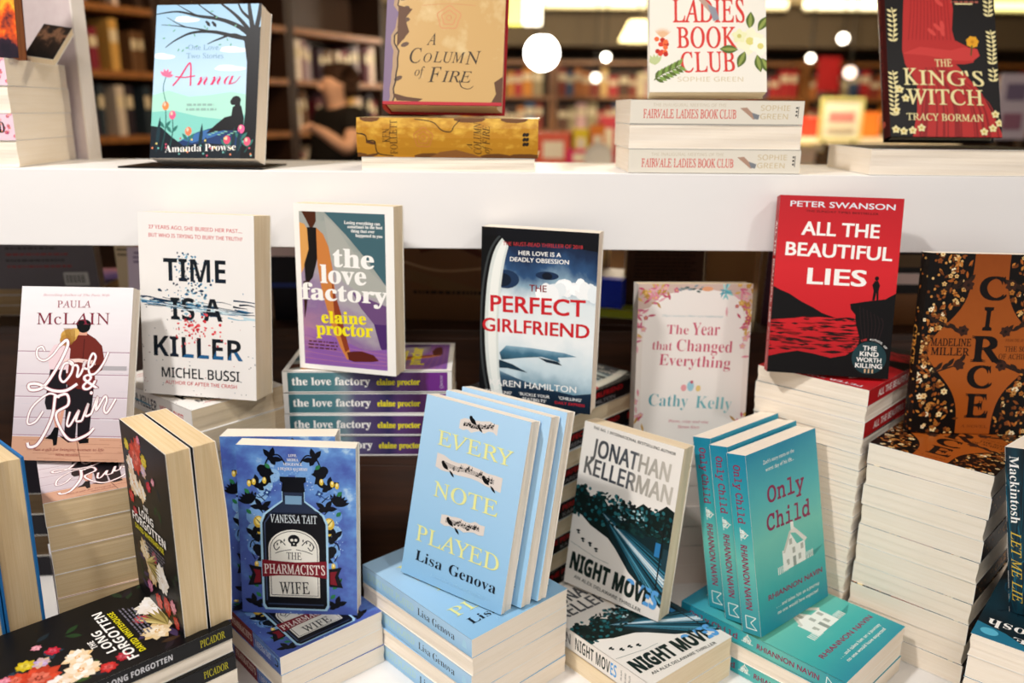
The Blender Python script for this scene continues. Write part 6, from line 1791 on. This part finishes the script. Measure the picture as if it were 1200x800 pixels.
# lit yellow green sign and shade
P = px(612, 12, 7.4)
t = empty('lit_sign', Matrix.Translation(P), 'glowing yellow green and white sign right of the parchment cover', 'sign')
g = Geo(); g.box((-0.22, 0, -0.12), (0.0, 0.06, 0.2), glow('#e6e060', 1.3)); g.build('yellow_panel', t, merge=True, bevel=0.01)
g = Geo(); g.box((0.01, 0, -0.12), (0.17, 0.06, 0.2), glow('#fff8e0', 1.9)); g.build('white_panel', t, merge=True, bevel=0.01)
g = Geo(); g.tube([(-0.02, 0.03, 0.2), (-0.02, 0.03, CEIL - P.z)], 0.01, ink('#2a241c'), 6); g.build('hanger', t)
P = px(748, 38, 7.0)
t = empty('pendant_lamp', Matrix.Translation(P), 'warm lit lampshade just left of the blossom cover', 'lamp')
g = Geo(); g.tube([(0, 0, -0.07), (0, 0, 0.09)], [0.16, 0.08], glow('#ffe6a0', 1.8), 20); g.build('lamp_shade', t)
g = Geo(); g.tube([(0, 0, 0.09), (0, 0, CEIL - P.z)], 0.008, ink('#2a241c'), 6); g.build('flex', t)

# panels and posters
def board_sign(x, y, d, w, h, m, lab, nm='poster', frame=None, cat='poster', stripes=()):
    P = px(x, y, d)
    t = empty(nm, Matrix.Translation(P), lab, cat)
    g = Geo(); g.box((-w / 2, 0, -h / 2), (w / 2, 0.015, h / 2), ink(m)); g.build('sheet', t)
    for (a0, b0, a1, b1, c) in stripes:
        g = Geo(); g.box((-w / 2 + a0 * w, -0.003, -h / 2 + b0 * h), (-w / 2 + a1 * w, 0, -h / 2 + b1 * h), ink(c)); g.build('print', t)
    if frame:
        g = Geo()
        for lo, hi in (((-w / 2 - 0.02, -0.006, -h / 2 - 0.02), (w / 2 + 0.02, 0.02, -h / 2)), ((-w / 2 - 0.02, -0.006, h / 2), (w / 2 + 0.02, 0.02, h / 2 + 0.02)), ((-w / 2 - 0.02, -0.006, -h / 2), (-w / 2, 0.02, h / 2)), ((w / 2, -0.006, -h / 2), (w / 2 + 0.02, 0.02, h / 2))):
            g.box(lo, hi, ink(frame))
        g.build('frame', t)
    zl = FLOOR - P.z
    for sx in (-0.4, 0.4):
        g = Geo(); g.tube([(sx * w, 0.012, -h / 2), (sx * w, 0.03, zl)], 0.012, ink('#4a3826'), 8); g.build('leg', t)


board_sign(971, 87, 8.4, 0.22, 0.33, '#a01c1c', 'dark red poster in the back right of the shop')
board_sign(986, 140, 5.5, 0.24, 0.24, '#e6dfc8', 'white notice with pink print in pale green frame on a stand', 'notice_stand', '#c8c07a', 'sign', ((0.15, 0.45, 0.85, 0.7, '#d88a84'), (0.15, 0.15, 0.85, 0.3, '#c8b8a0')))
board_sign(331, 62, 5.9, 0.16, 0.22, '#1c140c', 'yellow framed picture right of the black tree cover', 'framed_picture', '#c8902c', 'picture')
board_sign(425, 75, 7.0, 0.3, 0.36, '#d8a450', 'warm lit amber panel left of the parchment cover', 'amber_panel', '#8a5a24', 'panel', ((0.3, 0.3, 0.6, 0.7, '#c86a3a'),))
board_sign(1188, 125, 3.2, 0.12, 0.24, '#b8a8b0', 'mauve grey printed cards on a stand right of the red gown', 'card_rack', None, 'rack', ((0.2, 0.6, 0.8, 0.85, '#6a5a70'), (0.2, 0.15, 0.8, 0.4, '#8a5a6a')))

# goods on the cream table and near it
CT = FLOOR + 1.28
for i, (x, c, h, w, lab) in enumerate(((1.83, '#e8a020', 0.13, 0.16, 'amber box at the left end of the far cream table'), (2.02, '#5a3a6a', 0.16, 0.1, 'purple box on the far cream table'), (2.16, '#c83a2a', 0.14, 0.12, 'red box on the far cream table'), (2.32, '#e6c878', 0.17, 0.1, 'straw coloured box on the far cream table'), (2.6, '#d8702a', 0.18, 0.14, 'orange box at the right of the far cream table'))):
    t = empty('gift_box', Matrix.Translation((x, 6.35, CT + 0.001)), lab, 'box', 'boxes on the far cream table')
    g = Geo(); g.box((-w / 2, 0, 0), (w / 2, 0.12, h * 0.8), ink(c)); g.build('carton', t, merge=True, bevel=0.004)
    g = Geo(); g.box((-w / 2 - 0.003, -0.003, h * 0.8), (w / 2 + 0.003, 0.123, h), ink(c)); g.build('lid', t, merge=True, bevel=0.004)
far_table(1.62, 4.9, 0.6, 0.5, 1.13, 'small low table of yellow and orange books, right of blossom cover', '#3a2a1c')
for i, (c, w, lab) in enumerate((('#e8a81c', 0.2, 'amber book, lowest on the small far table'), ('#d8641c', 0.17, 'orange book, middle of the pile on the small far table'), ('#e6c83a', 0.18, 'yellow book on top of the pile on the small far table'))):
    far_flat_book(1.52 + 0.02 * i, 5.1, FLOOR + 1.13 + 0.037 * (i + 1), w, 0.2, 0.036, c, lab, 'pile on the small far table', 0.1 * i)
bpy.context.view_layer.update()
